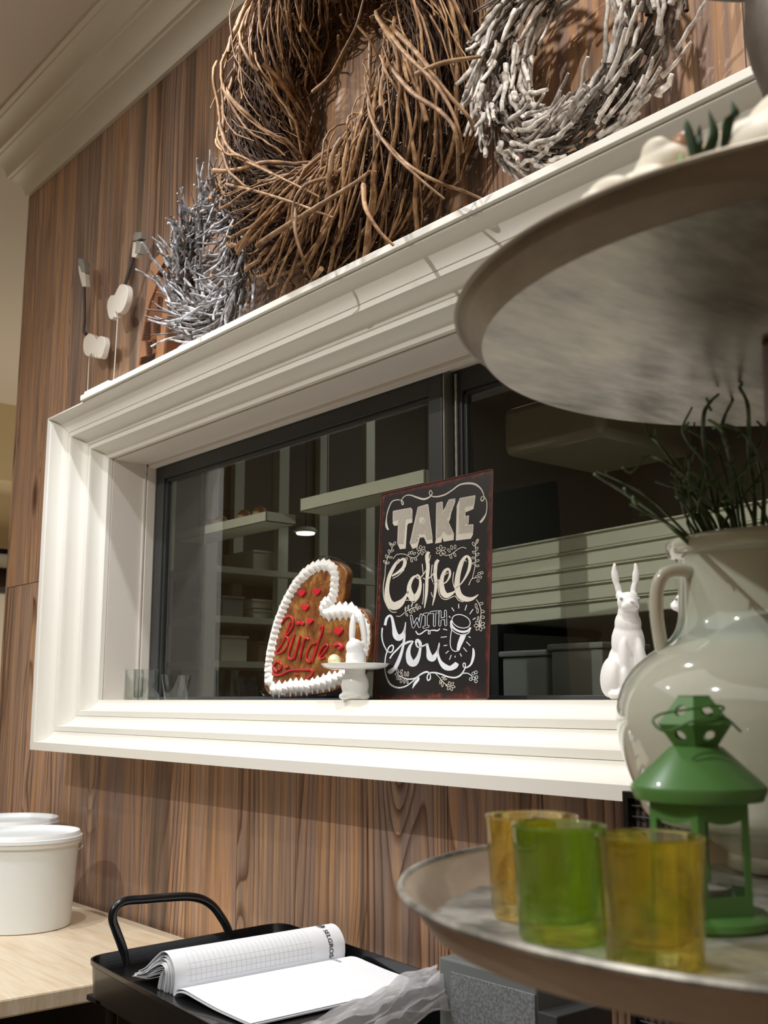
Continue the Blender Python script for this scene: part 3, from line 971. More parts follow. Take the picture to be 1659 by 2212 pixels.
for k in range(8):
    yy = 1500 + k * 24
    cut([(965 - k, yy), (1005, yy + 16), (1040, yy)])
    if k < 5: cut([(1050, yy - 30), (1075, yy - 18), (1092, yy - 26)])
for k in range(4):
    cut([(890 + k * 4, 1790 - k * 16), (940 + k * 8, 1765 - k * 18), (1010, 1745 - k * 17), (1075, 1700 - k * 18)])
for k in range(7):
    cut([(1115 - k, 950 + k * 26), (1145 - k * 2, 940 + k * 26), (1175 - k * 4, 960 + k * 26)])
for k in range(4):
    cut([(1130 + k * 8, 660 + k * 10), (1160 + k * 8, 630 + k * 12), (1195, 640 + k * 12)])
cut([(1105, 600), (1150, 560), (1205, 560)], .003)
cut([(1080, 800), (1100, 760), (1120, 745)], .003)
obj('carving', cuts, MAT['mold_cut'], mb, kind='stuff')

# ------------------------------------------------------------------ on the window sill
# enamel sign, leaning back against the sash
sBL, sBR = hY(806, 1511, .062), hY(1049, 1511, .062)
sTL, sTR = hY(822, 1066, .084), hY(1068, 1015, .084)
sBL.z = sBR.z = .0012
sTL.z = sTR.z = (sTL.z + sTR.z) / 2
ex = (sBR - sBL).normalized()
ez = (sTL - sBL)
ez = (ez - ex * ez.dot(ex)).normalized()
en = ex.cross(ez).normalized()
if en.y > 0: en = -en
SW = ((sBR - sBL).length + (sTR - sTL).length) / 2
SH = (sTL - sBL).dot(ez)
t_sign = NT('enamel_sign')
g = t_sign.coord('Generated')
sg = t_sign.n('ShaderNodeSeparateXYZ')
t_sign.l(g, sg.inputs[0])
ex_ = t_sign.math('MINIMUM', sg.outputs[0], t_sign.math('SUBTRACT', 1.0, sg.outputs[0]))
ez_ = t_sign.math('MULTIPLY', t_sign.math('MINIMUM', sg.outputs[2], t_sign.math('SUBTRACT', 1.0, sg.outputs[2])), 1.33)
ed = t_sign.math('MINIMUM', ex_, ez_)
no = t_sign.noise(t_sign.coord(), 28, 4, .65)
edn = t_sign.math('ADD', ed, t_sign.math('MULTIPLY', t_sign.math('SUBTRACT', no, .5), .09))
# rusted lower right corner
dx_ = t_sign.math('SUBTRACT', 1.0, sg.outputs[0])
cr = t_sign.math('ADD', dx_, t_sign.math('MULTIPLY', sg.outputs[2], 2.2))
crn = t_sign.math('ADD', t_sign.math('MULTIPLY', cr, .16), t_sign.math('MULTIPLY', t_sign.math('SUBTRACT', no, .5), .12))
edn = t_sign.math('MINIMUM', edn, crn)
mask = t_sign.ramp(edn, [(.012, (1, 1, 1)), (.034, (0, 0, 0))])
rust = t_sign.ramp(t_sign.noise(t_sign.coord(), 70, 4, .7), [(.3, srgb(40, 20, 16)), (.5, srgb(78, 32, 24)), (.62, srgb(104, 44, 30)), (.75, srgb(170, 116, 84))])
base = t_sign.mix(t_sign.noise(t_sign.coord(), 14, 3, .6), srgb(14, 13, 13), srgb(34, 31, 32))
t_sign.l(t_sign.mix(mask, base, rust), t_sign.p.inputs['Base Color'])
t_sign.p.inputs['Roughness'].default_value = .38
MAT['sign'] = t_sign.m
sign = thing('metal_sign', sBL, 'black rusty edged metal sign lettered TAKE Coffee WITH You, leaning on the window sash', 'sign')
def rrect(o, a, b, w_, h_, r, n=5):
    out = []
    for cx, cy, s0 in ((w_ - r, r, -90), (w_ - r, h_ - r, 0), (r, h_ - r, 90), (r, r, 180)):
        for i in range(n + 1):
            an = math.radians(s0 + 90 * i / n)
            out.append(o + a * (cx + r * math.cos(an)) + b * (cy + r * math.sin(an)))
    return out
obj('plate', M().prism(rrect(sBL, ex, ez, SW, SH, .006), -en * .0022), MAT['sign'], sign, bevel=.0006)
obj('rolled_rim', M().tube(rrect(sBL + en * .0003, ex, ez, SW, SH, .006) + [rrect(sBL + en * .0003, ex, ez, SW, SH, .006)[0]], .0016, 6), simple('rust_rim', srgb(84, 44, 38), .5, nscale=90, namp=.4), sign)

def S(p, lift=.0006):
    """chalk drawing coordinates (5.72 per photo pixel) -> point on the sign face"""
    px, py = 800 + p[0] / 5.7207, 1010 + p[1] / 5.7207
    return hP(px, py, sBL + en * lift, en)
def B(pts):
    return [(p[0], p[1] + 1430) + tuple(p[2:]) for p in pts]
class Ink:
    def __init__(s, lift=.0006):
        s.m = M()
        s.lift = lift
    def stroke(s, pts, wd=8, k=5, taper=False):
        """pts: (x, y) or (x, y, halfwidth) in drawing units"""
        P = [Vector((p[0], p[1], p[2] if len(p) > 2 else wd)) for p in pts]
        C = catmull(P, k) if len(P) > 2 else P
        n = len(C)
        vs = []
        for i, c in enumerate(C):
            tn = Vector((C[min(i + 1, n - 1)].x - C[max(i - 1, 0)].x, C[min(i + 1, n - 1)].y - C[max(i - 1, 0)].y))
            if tn.length < 1e-6: tn = Vector((1, 0))
            tn.normalize()
            nn = Vector((-tn.y, tn.x))
            h = max(c.z, 1.2) * (1 if not taper else (.35 + .65 * math.sin(math.pi * min(1, (i + .5) / n))))
            vs.append(S((c.x + nn.x * h, c.y + nn.y * h), s.lift))
            vs.append(S((c.x - nn.x * h, c.y - nn.y * h), s.lift))
        s.m.add(vs, [(2 * i, 2 * i + 1, 2 * i + 3, 2 * i + 2) for i in range(n - 1)])
    def poly(s, pts):
        bm = bmesh.new()
        v = [bm.verts.new((p[0], p[1], 0)) for p in pts]
        ed = [bm.edges.new((v[i], v[(i + 1) % len(v)])) for i in range(len(v))]
        bmesh.ops.triangle_fill(bm, use_beauty=True, edges=ed)
        bm.verts.ensure_lookup_table()
        bm.verts.index_update()
        s.m.add([S((q.co.x, q.co.y), s.lift) for q in bm.verts], [tuple(q.index for q in f.verts) for f in bm.faces])
        bm.free()
    def leaf(s, x, y, an, ln, wd):
        """outlined leaf loop"""
        a = math.radians(an)
        d = Vector((math.cos(a), math.sin(a)))
        n_ = Vector((-d.y, d.x))
        pts = []
        for i in range(11):
            tt = 2 * math.pi * i / 10
            p = Vector((x, y)) + d * (ln * .5 * (1 - math.cos(tt))) + n_ * (wd * math.sin(tt))
            pts.append((p.x, p.y, 3.2))
        s.stroke(pts, k=2)
def outline(ink, poly, wd=4):
    q = list(poly) + [poly[0]]
    for a_, b_ in zip(q[:-1], q[1:]): ink.stroke([a_, b_], wd)
def hatch(ink, poly, step=22, slope=1.45, wd=4.2):
    """diagonal hatching clipped to the polygon"""
    q = list(poly) + [poly[0]]
    ks = [x * slope + y for x, y in poly]
    k = min(ks) + step * .6
    while k < max(ks):
        xs = []
        for (x0, y0), (x1, y1) in zip(q[:-1], q[1:]):
            a0, a1 = x0 * slope + y0 - k, x1 * slope + y1 - k
            if (a0 < 0) != (a1 < 0):
                t_ = a0 / (a0 - a1)
                xs.append((x0 + (x1 - x0) * t_, y0 + (y1 - y0) * t_))
        xs.sort()
        for i in range(0, len(xs) - 1, 2): ink.stroke([xs[i], xs[i + 1]], wd)
        k += step
T_ = [(283, 540), (503, 499), (511, 625), (430, 650), (405, 940), (337, 948), (347, 655), (280, 657)]
A_ = [(590, 490), (710, 455), (766, 880), (696, 890), (668, 815), (602, 830), (570, 925), (490, 940)]
K_ = [(818, 440), (890, 425), (893, 560), (972, 400), (1050, 385), (948, 640), (1032, 825), (955, 842), (888, 785), (878, 850), (812, 870)]
E_ = [(1105, 382), (1295, 346), (1280, 465), (1172, 490), (1170, 607), (1215, 595), (1210, 690), (1160, 712), (1270, 705), (1266, 795), (1095, 820)]
ink = Ink()
cream_ = Ink()
for P_ in (T_, A_, K_, E_):
    outline(ink, P_, 5)
    hatch(ink, P_)
for P_ in ([(503, 499), (521, 520), (518, 680), (470, 692), (457, 715), (437, 1000), (366, 1010), (337, 948), (405, 940), (430, 650), (511, 625)],
           [(280, 657), (347, 655), (343, 712), (298, 722), (275, 690)],
           [(490, 940), (520, 1005), (582, 985), (612, 868), (662, 862), (700, 946), (772, 930), (766, 880), (696, 890), (668, 815), (602, 830), (570, 925)],
           [(812, 870), (800, 940), (878, 925), (888, 862), (906, 916), (1030, 895), (1034, 828), (955, 843), (888, 785), (876, 856)],
           [(1046, 392), (1052, 420), (1000, 560), (985, 640), (960, 690), (948, 640)],
           [(1105, 382), (1068, 470), (1056, 902), (1240, 880), (1270, 825), (1266, 795), (1095, 820)],
           [(1172, 490), (1280, 465), (1276, 512), (1180, 552)]):
    cream_.poly(P_)
cream_.poly([(640 + 36 * math.cos(q * .5236), 655 + 48 * math.sin(q * .5236)) for q in range(12)])
# Coffee
C = cream_
C.stroke([(332, 1190, 8), (368, 1150, 10), (405, 1130, 16), (428, 1160, 22), (410, 1230, 20), (350, 1290, 16), (268, 1340, 10)])
C.stroke([(360, 1130, 10), (300, 1210, 20), (240, 1330, 22), (212, 1450, 24), (206, 1560, 32), (232, 1670, 46), (295, 1712, 50), (365, 1680, 42), (420, 1620, 22), (470, 1530, 8)])
C.stroke([(580, 1330, 8), (520, 1370, 18), (480, 1470, 26), (500, 1580, 42), (545, 1610, 40), (590, 1560, 30), (618, 1450, 18), (605, 1350, 12), (575, 1320, 8)])
C.stroke([(560, 1340, 6), (590, 1370, 6), (640, 1340, 6), (700, 1250, 5)])
C.stroke([(722, 1040, 18), (700, 1100, 24), (712, 1230, 22), (700, 1380, 20), (692, 1560, 18), (668, 1735, 5)])
C.stroke([(745, 1080, 4), (720, 1190, 4), (715, 1210, 4)])
C.stroke([(648, 1365, 5), (700, 1380, 6), (765, 1330, 6), (800, 1260, 5)])
C.stroke([(842, 1140, 18), (812, 1190, 22), (800, 1320, 22), (812, 1430, 20), (795, 1580, 14), (768, 1705, 4)])
C.stroke([(780, 1440, 5), (830, 1400, 5), (880, 1370, 5)])
C.stroke([(886, 1450, 6), (950, 1400, 9), (985, 1320, 14), (965, 1255, 16), (912, 1290, 20), (880, 1400, 26), (890, 1520, 36), (935, 1580, 34), (1000, 1560, 20), (1056, 1520, 6)])
C.stroke([(1050, 1500, 6), (1140, 1410, 9), (1215, 1270, 18), (1232, 1150, 20), (1190, 1095, 14), (1130, 1170, 26), (1085, 1320, 30), (1072, 1470, 34), (1105, 1580, 36), (1180, 1625, 32), (1260, 1620, 20), (1335, 1570, 5)])
th_ = ink
for pl in ([(420, 1260), (350, 1330), (275, 1372)], [(180, 1340), (160, 1480), (170, 1620), (215, 1730), (270, 1785), (325, 1785)], [(330, 1165), (350, 1145), (372, 1150)],
           [(440, 1640), (490, 1640), (540, 1668), (600, 1610)], [(640, 1190), (655, 1320)], [(765, 1200), (752, 1330), (775, 1420)], [(660, 1430), (655, 1600), (645, 1690)],
           [(750, 1540), (770, 1600)], [(850, 1380), (840, 1520), (880, 1610), (940, 1630), (1010, 1600), (1050, 1590), (1090, 1640), (1150, 1660)], [(1030, 1290), (1020, 1400), (1035, 1480)],
           [(1140, 1190), (1165, 1150), (1190, 1160)], [(925, 1330), (945, 1300), (960, 1310)]):
    th_.stroke(pl, 4.5)
# frame flourish at the top
th_.stroke([(222, 770, 10), (200, 720, 14), (198, 640, 6), (215, 540, 6), (260, 430, 6), (320, 400, 6), (380, 405, 5), (408, 430, 5), (400, 462, 5), (385, 430, 5), (395, 385, 5), (440, 345, 5), (500, 342, 7), (580, 370, 10), (660, 390, 12), (730, 365, 8),
            (765, 320, 5), (745, 282, 5), (728, 310, 5), (750, 350, 6), (820, 360, 8), (920, 335, 9), (1010, 280, 8), (1100, 215, 9), (1200, 195, 12), (1290, 205, 12), (1360, 255, 9), (1395, 320, 6), (1405, 380, 6), (1385, 412, 8), (1365, 395, 6), (1380, 360, 5), (1415, 370, 5), (1440, 440, 5), (1432, 560, 6), (1390, 640, 14), (1355, 680, 12)])
# leafy sprigs
def sprig(pts, leaves, wd=4):
    th_.stroke(pts, wd)
    for l_ in leaves: th_.leaf(*l_)
sprig([(180, 1345), (190, 1200), (225, 1090), (275, 980), (290, 930)], [(272, 985, 250, 50, 12), (285, 960, 300, 50, 12), (235, 1060, 260, 45, 11), (250, 1040, 330, 45, 11), (205, 1120, 255, 45, 11), (230, 1110, 0, 42, 10), (185, 1180, 240, 40, 10), (200, 1190, -30, 40, 10), (255, 960, 240, 40, 10)])
sprig([(280, 1130), (330, 1075), (420, 1070), (500, 1110), (560, 1110), (605, 1070)], [(470, 1080, 300, 45, 11), (500, 1070, 300, 45, 11), (530, 1075, 320, 40, 11), (450, 1110, 100, 40, 11), (500, 1120, 70, 50, 12), (540, 1115, 40, 45, 12)])
def daisy(x, y, r, n=6, a0=0):
    for i in range(n): th_.leaf(x + 8 * math.cos(a0 + i * 6.283 / n), y + 8 * math.sin(a0 + i * 6.283 / n), math.degrees(a0 + i * 6.283 / n), r, r * .26)
daisy(630, 1020, 52, 6, .3)
daisy(872, 1025, 58, 6, .5)
sprig([(890, 1060), (930, 1085), (1000, 1070), (1080, 1010), (1140, 985), (1185, 1000)], [(985, 1045, 235, 50, 12), (1010, 1015, 260, 55, 13), (1045, 1005, 275, 50, 11), (985, 1075, 70, 50, 12), (1030, 1055, 60, 50, 12)])
sprig([(1260, 1370), (1290, 1240), (1300, 1100), (1300, 960), (1330, 890)], [(1290, 970, 240, 55, 13), (1310, 940, 290, 60, 14), (1300, 1030, 300, 55, 12), (1300, 1060, 210, 45, 11), (1305, 1090, 320, 50, 12), (1298, 1120, 190, 45, 11), (1300, 1160, 340, 48, 12), (1298, 1180, 170, 40, 10), (1300, 1215, 0, 45, 11)])
th_.stroke([(1215, 1455), (1250, 1380), (1300, 1360)], 4.5)
for x_, y_ in ((1345, 1310), (1378, 1300), (1318, 1350), (1360, 1355), (1330, 1400)): th_.leaf(x_ - 16, y_, 0, 32, 15)
# WITH
wi = Ink(.0006)
wd_ = Ink(.0009)
for pl in ([(505, 405), (530, 540), (580, 440), (605, 535), (628, 390)], [(665, 385), (712, 378)], [(690, 382), (690, 540)], [(662, 545), (714, 532)], [(750, 362), (835, 352)], [(795, 358), (792, 520)], [(862, 350), (858, 518)], [(928, 345), (932, 512)], [(860, 442), (930, 430)]):
    for a_, b_ in zip(B(pl)[:-1], B(pl)[1:]):
        wi.stroke([a_, b_], 17)
        wd_.stroke([a_, b_], 9)
    for c_ in B(pl):
        wi.poly([(c_[0] + 17 * math.cos(q * .785), c_[1] + 17 * math.sin(q * .785)) for q in range(8)])
        wd_.poly([(c_[0] + 9 * math.cos(q * .785), c_[1] + 9 * math.sin(q * .785)) for q in range(8)])
sprig(B([(320, 405), (370, 405), (440, 350), (510, 310), (570, 290)]), [(430, 1770, 280, 50, 6), (465, 1750, 280, 50, 6), (505, 1720, 290, 50, 6), (560, 1710, 310, 30, 9), (440, 1800, 60, 40, 10), (480, 1760, 50, 50, 12), (520, 1740, 55, 50, 10), (560, 1725, 50, 45, 9), (590, 1720, 20, 36, 14)])
ink2 = Ink()
W_ = ink2
# You
W_.stroke(B([(182, 520, 16), (200, 440, 16), (238, 398, 12), (268, 430, 16), (290, 540, 22), (312, 640, 36), (355, 672, 40), (405, 630, 24), (428, 550, 10), (436, 480, 5)]))
W_.stroke(B([(425, 540, 8), (420, 680, 14), (395, 820, 16), (360, 930, 22), (320, 1020, 24), (290, 1060, 22), (245, 1090, 30), (225, 1075, 18)]))
W_.stroke(B([(400, 740, 7), (340, 810, 10), (280, 870, 9), (240, 930, 8)]))
W_.stroke(B([(420, 750, 12), (470, 725, 14), (528, 712, 6)]))
W_.stroke(B([(530, 715, 8), (485, 790, 18), (468, 880, 30), (495, 970, 44), (545, 985, 40), (590, 920, 26), (615, 820, 16), (615, 740, 20), (580, 705, 20), (565, 740, 12), (590, 790, 9), (660, 770, 9), (705, 745, 8)]))
W_.stroke(B([(700, 745, 14), (715, 830, 22), (735, 910, 40), (775, 925, 38), (815, 870, 18), (845, 790, 9), (852, 735, 6)]))
W_.stroke(B([(848, 760, 10), (835, 860, 12), (860, 960, 20), (920, 1030, 34), (985, 1050, 30), (1045, 1020, 34), (1072, 985, 26)]))
W_.stroke(B([(148, 550, 8), (142, 640, 9), (155, 730, 8), (185, 800, 6), (210, 840, 6), (260, 850, 7), (285, 800, 8), (270, 765, 8), (230, 790, 8), (205, 850, 7), (185, 930, 6), (180, 1060, 6), (200, 1160, 8), (250, 1250, 10), (340, 1290, 10), (430, 1275, 8), (500, 1230, 7), (560, 1180, 6), (590, 1160, 5)]))
W_.stroke(B([(520, 1300, 3), (550, 1240, 16), (590, 1190, 16), (600, 1160, 5)]))
W_.stroke(B([(340, 1130, 4), (400, 1165, 6), (480, 1185, 8), (560, 1170, 9), (630, 1120, 10), (700, 1095, 11), (740, 1130, 6), (738, 1180, 8), (712, 1200, 8), (702, 1160, 7), (730, 1110, 8), (800, 1105, 10), (880, 1125, 9), (960, 1155, 9), (1050, 1165, 10), (1120, 1130, 10), (1165, 1060, 7), (1175, 1000, 6), (1155, 985, 6), (1145, 1020, 6), (1175, 1045, 7), (1240, 1005, 12), (1272, 910, 17), (1275, 840, 14), (1268, 800, 6)]))
W_.stroke(B([(1120, 1115, 7), (1190, 1110, 6), (1235, 1130, 5), (1260, 1155, 5)]))
sprig(B([(800, 1110), (850, 1160), (900, 1220), (955, 1270)]), [(870, 2620, 100, 55, 9), (895, 2640, 95, 70, 11), (880, 2590, 0, 45, 7), (895, 2615, 0, 50, 9)])
daisy(990, 2700, 50, 6, .2)
for l_ in ((345, 1110, 250, 60, 11), (370, 1110, 300, 50, 11), (340, 1125, 180, 36, 13), (330, 1150, 80, 45, 10), (350, 1150, 70, 45, 10), (400, 1150, 245, 50, 9), (435, 1150, 262, 58, 10), (462, 1150, 275, 58, 10), (385, 1180, 100, 50, 12), (420, 1185, 90, 50, 10), (450, 1190, 75, 50, 9)):
    th_.leaf(l_[0], l_[1] + 1430, *l_[2:])
for x_, y_ in ((1272, 1115), (1305, 1100), (1240, 1185), (1275, 1175), (1312, 1160), (1305, 1210)): W_.leaf(x_ - 17, y_ + 1430, 0, 34, 18)
W_.stroke(B([(560, 590, 7), (590, 630, 8), (630, 620, 8), (690, 580, 7), (735, 590, 5), (735, 625, 5), (715, 620, 5), (725, 590, 5), (780, 580, 8), (830, 585, 8), (860, 560, 5)]))
# paper cup
ell = lambda cx, cy, a_, b_, rot, s0=0, s1=360, n_=24: [(cx + a_ * math.cos(math.radians(q)) * math.cos(rot) - b_ * math.sin(math.radians(q)) * math.sin(rot), cy + a_ * math.cos(math.radians(q)) * math.sin(rot) + b_ * math.sin(math.radians(q)) * math.cos(rot)) for q in [s0 + (s1 - s0) * i / n_ for i in range(n_ + 1)]]
W_.stroke(B(ell(1122, 470, 116, 78, .35)), 5, k=2)
W_.stroke(B(ell(1118, 510, 124, 84, .35, -5, 185)), 13, k=2)
W_.stroke(B(ell(1112, 545, 126, 86, .35, 0, 180)), 5, k=2)
W_.stroke(B([(1010, 540), (992, 660), (988, 760), (1010, 820), (1050, 842), (1095, 830)]), 5)
W_.poly(B([(1118, 630), (1192, 622), (1165, 690), (1130, 760), (1100, 830), (1065, 825), (1075, 750), (1095, 690)]))
for q in [(1005, 300, 1035, 345), (1092, 255, 1093, 310), (1190, 268, 1170, 335), (1270, 320, 1228, 382), (1300, 428, 1265, 450), (900, 565, 950, 578), (870, 668, 945, 660), (905, 772, 950, 765), (968, 835, 930, 868), (1000, 885, 978, 945), (1048, 895, 1046, 918), (1108, 865, 1128, 905), (1150, 795, 1192, 845), (1185, 722, 1235, 772), (1212, 658, 1240, 672), (970, 405, 990, 425)]:
    W_.stroke(B([(q[0], q[1]), (q[2], q[3])]), 5)
sprig(B([(1310, 200), (1345, 260), (1368, 340), (1360, 430), (1350, 500)]), [(1305, 1680, 85, 60, 12), (1325, 1740, 90, 60, 11), (1345, 1690, -20, 50, 14), (1365, 1770, 20, 46, 15), (1365, 1845, 10, 46, 16), (1335, 1840, 100, 48, 9)])
daisy(1350, 1952, 62, 7, .4)
W_.poly(B([(1350 + 18 * math.cos(q * .785), 522 + 18 * math.sin(q * .785)) for q in range(8)]))
chalk = simple('chalk_print', srgb(206, 198, 184), .6, nscale=220, namp=.18)
chalkw = simple('chalk_print_white', srgb(214, 218, 222), .6, nscale=220, namp=.15)
obj('lettering', cream_.m, chalk, sign, smooth=False, fixn=False)
obj('chalk_drawing', ink.m, chalk, sign, smooth=False, fixn=False, kind='stuff')
obj('lettering', ink2.m, chalkw, sign, smooth=False, fixn=False)
obj('lettering', wi.m, chalkw, sign, smooth=False, fixn=False)
obj('lettering_inside', wd_.m, simple('print_black', srgb(24, 22, 23), .45), sign, smooth=False, fixn=False)

# gingerbread heart, wrapped in film, leaning on the sash
hO = hY(577, 1508, .090)
hO.z = .0045
hn = Vector((0, -1, .045)).normalized()
def H(p, lift=0.0):
    px, py = 550 + p[0] / 5.184, 1180 + p[1] / 5.184
    return hP(px, py, hO + hn * lift, hn)
heart = thing('gingerbread_heart', (hO.x + .15, hO.y, .004), 'brown gingerbread heart with white piped icing border and red icing writing, wrapped in film', 'cake')
HOUT = [(150, 1650), (108, 1560), (118, 1360), (160, 1120), (215, 900), (290, 700), (380, 490), (480, 330), (600, 215), (740, 150), (880, 160), (985, 220), (1032, 300), (1015, 420), (1005, 530), (985, 640), (1080, 672), (1180, 690), (1250, 760), (1290, 870), (1305, 1000), (1285, 1180), (1230, 1350), (1130, 1480), (1000, 1560), (850, 1625), (600, 1668), (300, 1690)]
t = NT('gingerbread')
f = t.noise(t.coord(), 34, 5, .65, .5)
t.l(t.ramp(f, [(.32, srgb(92, 50, 26)), (.5, srgb(134, 82, 42)), (.62, srgb(164, 116, 56)), (.75, srgb(196, 156, 84))]), t.p.inputs['Base Color'])
t.p.inputs['Roughness'].default_value = .35
t.p.inputs['Coat Weight'].default_value = .4
t.bump(f, .6, .002)
MAT['ginger'] = t.m
MAT['icing'] = simple('white_icing', srgb(246, 242, 236), .5, sss=.1)
MAT['red'] = simple('red_icing', srgb(206, 38, 52), .35, sss=.05)
P = catmull([H(p) for p in HOUT] + [H(HOUT[0])], 4)[:-1]
for q in P: q.z = max(q.z, .0045)
obj('biscuit', M().prism(P, -hn * .018), MAT['ginger'], heart, bevel=.004, ang=50)
ICE = [(165, 1560), (160, 1350), (190, 1150), (240, 930), (305, 740), (385, 560), (470, 420), (570, 310), (680, 235), (800, 215), (880, 260), (900, 350), (895, 460), (880, 560), (835, 640), (775, 690), (800, 745), (890, 740), (1000, 725), (1110, 740), (1200, 830), (1245, 930), (1245, 1050), (1225, 1180), (1160, 1310), (1060, 1410), (950, 1475), (850, 1510), (720, 1545), (600, 1570), (450, 1575), (300, 1600), (190, 1610)]
path = catmull([Vector((p[0], p[1], 0)) for p in ICE], 10)
acc, last = 0, path[0]
rg = random.Random(3)
dl = []
for a_, b_ in zip(path[:-1], path[1:]):
    acc += (b_ - a_).length
    if acc > 58:
        acc = 0
        dl.append((b_, (b_ - a_).normalized()))
e_r = (H((700, 900)) - H((600, 900))).normalized()
e_u = (H((700, 800)) - H((700, 900))).normalized()
for q, tn in dl:
    c = H((q.x, q.y), .0005)
    big = 1.25 if (q.y > 1480 or 600 < q.y < 760 and q.x > 700) else 1.0
    m = M()
    nb, L = 12, 5
    vs = []
    dirw = (e_r * tn.x - e_u * tn.y).normalized()
    r0 = .0135 * big * rg.uniform(.9, 1.1)
    tw = rg.uniform(.3, .6)
    for i in range(L):
        u = i / (L - 1)
        rr = r0 * (1 - u) ** .75
        cc = c + hn * (.012 * u ** 1.1) - dirw * .006 * u
        for j in range(nb):
            an = 2 * math.pi * j / nb + u * tw * 2
            star = 1 + (.22 if j % 2 else -.12) * (1 - .3 * u)
            vs.append(cc + (e_r * math.cos(an) + e_u * math.sin(an)) * rr * star)
    vs.append(c + hn * .0145 - dirw * .007)
    fs = [(i * nb + j, i * nb + (j + 1) % nb, (i + 1) * nb + (j + 1) % nb, (i + 1) * nb + j) for i in range(L - 1) for j in range(nb)]
    vs[-1 - nb:-1] = vs[-1 - nb:-1]
    fs += [((L - 1) * nb + j, (L - 1) * nb + (j + 1) % nb, L * nb) for j in range(nb)]
    m.add(vs, fs)
    obj('icing_dollop', m, MAT['icing'], heart, ang=70)
wr = M()
def pipe(pts, rad=15, k=5):
    P = catmull([H(p, .0022) for p in pts], k)
    wr.tube(P, rad / 5.184 / 1290, 7)
pipe([(400, 850), (370, 930), (330, 1040), (290, 1120), (235, 1190)])
pipe([(300, 870), (350, 800), (400, 785), (432, 830), (420, 910), (370, 985), (340, 1010)])
pipe([(340, 1010), (378, 1030), (372, 1100), (330, 1170), (270, 1200), (235, 1190)])
pipe([(448, 985), (420, 1080), (388, 1180), (385, 1245), (425, 1262), (465, 1190), (512, 1005)])
pipe([(512, 1005), (480, 1120), (455, 1230), (440, 1262)])
pipe([(560, 1030), (540, 1110), (520, 1200), (505, 1275)])
pipe([(550, 1060), (580, 1025), (608, 1045)])
pipe([(690, 1085), (640, 1100), (592, 1180), (582, 1270), (620, 1298), (655, 1240), (690, 1130)])
pipe([(735, 920), (762, 890), (755, 960), (720, 1060), (685, 1180), (650, 1295)])
pipe([(735, 1240), (790, 1170), (822, 1120), (800, 1100), (755, 1140), (722, 1215), (735, 1260), (790, 1245)])
pipe([(890, 1110), (950, 1095), (985, 1130), (940, 1150)], 26)
pipe([(250, 1410), (215, 1350), (250, 1295), (300, 1320), (290, 1375), (250, 1385)])
pipe([(205, 1400), (225, 1440), (290, 1440), (360, 1405), (430, 1385), (530, 1385), (630, 1385), (648, 1420), (600, 1470), (575, 1480)])
pipe([(340, 1360), (385, 1345)], 18)
pipe([(450, 1430), (500, 1440)], 14)
obj('writing', wr, MAT['red'], heart, fixn=True)
for (x, y, r_) in ((535, 505, 44), (705, 490, 44), (575, 665, 42), (632, 820, 34), (950, 930, 50), (495, 860, 22), (545, 862, 22)):
    P = [(x + r_ * .062 * 16 * math.sin(q) ** 3 * (-1), y + 20 - r_ * .062 * (13 * math.cos(q) - 5 * math.cos(2 * q) - 2 * math.cos(3 * q) - math.cos(4 * q)) * 1.05) for q in [2 * math.pi * i / 20 for i in range(20)]] if r_ > 30 else [(x + r_ * math.cos(.5 * i), y + r_ * math.sin(.5 * i)) for i in range(12)]
    obj('icing_heart' if r_ > 30 else 'icing_dot', M().prism([H(p, .0005) for p in P], hn * .0042), MAT['red'], heart, bevel=.0012)
# loose film around it
fm = M()
Pf = catmull([H(p) for p in HOUT] + [H(HOUT[0])], 3)[:-1]
cen = sum(Pf, Vector()) / len(Pf)
rg = random.Random(5)
rows = []
for sc_, lf in ((1.045, -.012), (1.055, .002), (1.0, .0175), (.8, .0195), (.5, .019), (.2, .018)):
    rows.append([cen + (q - cen) * sc_ * (1 + rg.uniform(-.008, .008)) + hn * (lf + rg.uniform(-.0012, .0012)) for q in Pf])
n_ = len(Pf)
vs = [q if q.z > .0045 else Vector((q.x, q.y, .0045)) for r in rows for q in r]
fm.add(vs, [(i * n_ + j, i * n_ + (j + 1) % n_, (i + 1) * n_ + (j + 1) % n_, (i + 1) * n_ + j) for i in range(len(rows) - 1) for j in range(n_)])
obj('film_wrap', fm, MAT['film'], heart)
# slate board under it
a_, b_ = hY(528, 1508, .05), hY(812, 1508, .05)
obj('slate_board', M().box(a_.x, b_.x, .022, .118, .0005, .0038), simple('slate', srgb(46, 50, 60), .5, nscale=60, namp=.3), smooth=False, bevel=.001, label='thin dark slate board lying on the sill under the gingerbread heart', cat='board')

# rabbit cake stand
def disc(prof, c, n=48): return M().lathe(prof, c, n)
csY = .006
cs = hY(767, 1509, csY)
cs.z = .0
kpx = (cs - CAM).dot(VF) / FPX
stand = thing('cake_stand', (cs.x, cs.y, .0), 'small white ceramic rabbit cake stand, its head and long ears rising through the plate', 'cake stand')
zp = (1512 - 1440) * kpx
side = Vector((VR.x, VR.y, 0))
tow = Vector((-VF.x, -VF.y, 0)).normalized()
bd = [(cs + Vector((0, 0, .028)), (.0285, .0265, .030), None), (cs + Vector((0, 0, .010)), (.028, .026, .012), None), (cs + Vector((0, 0, .060)), (.021, .020, .034), None),
      (cs + Vector((0, 0, .082)), (.019, .019, .02), None),
      (cs - side * .017 + tow * .008 + Vector((0, 0, .007)), (.011, .016, .008), None), (cs + side * .015 + tow * .008 + Vector((0, 0, .007)), (.011, .016, .008), None)]
body = blob('body', [(c - Vector((0, 0, 0)), r, m_) for c, r, m_ in bd], .0022, MAT['ceramic'], stand)
for v in body.data.vertices:
    v.co.z = max(v.co.z, .0004 - 0)
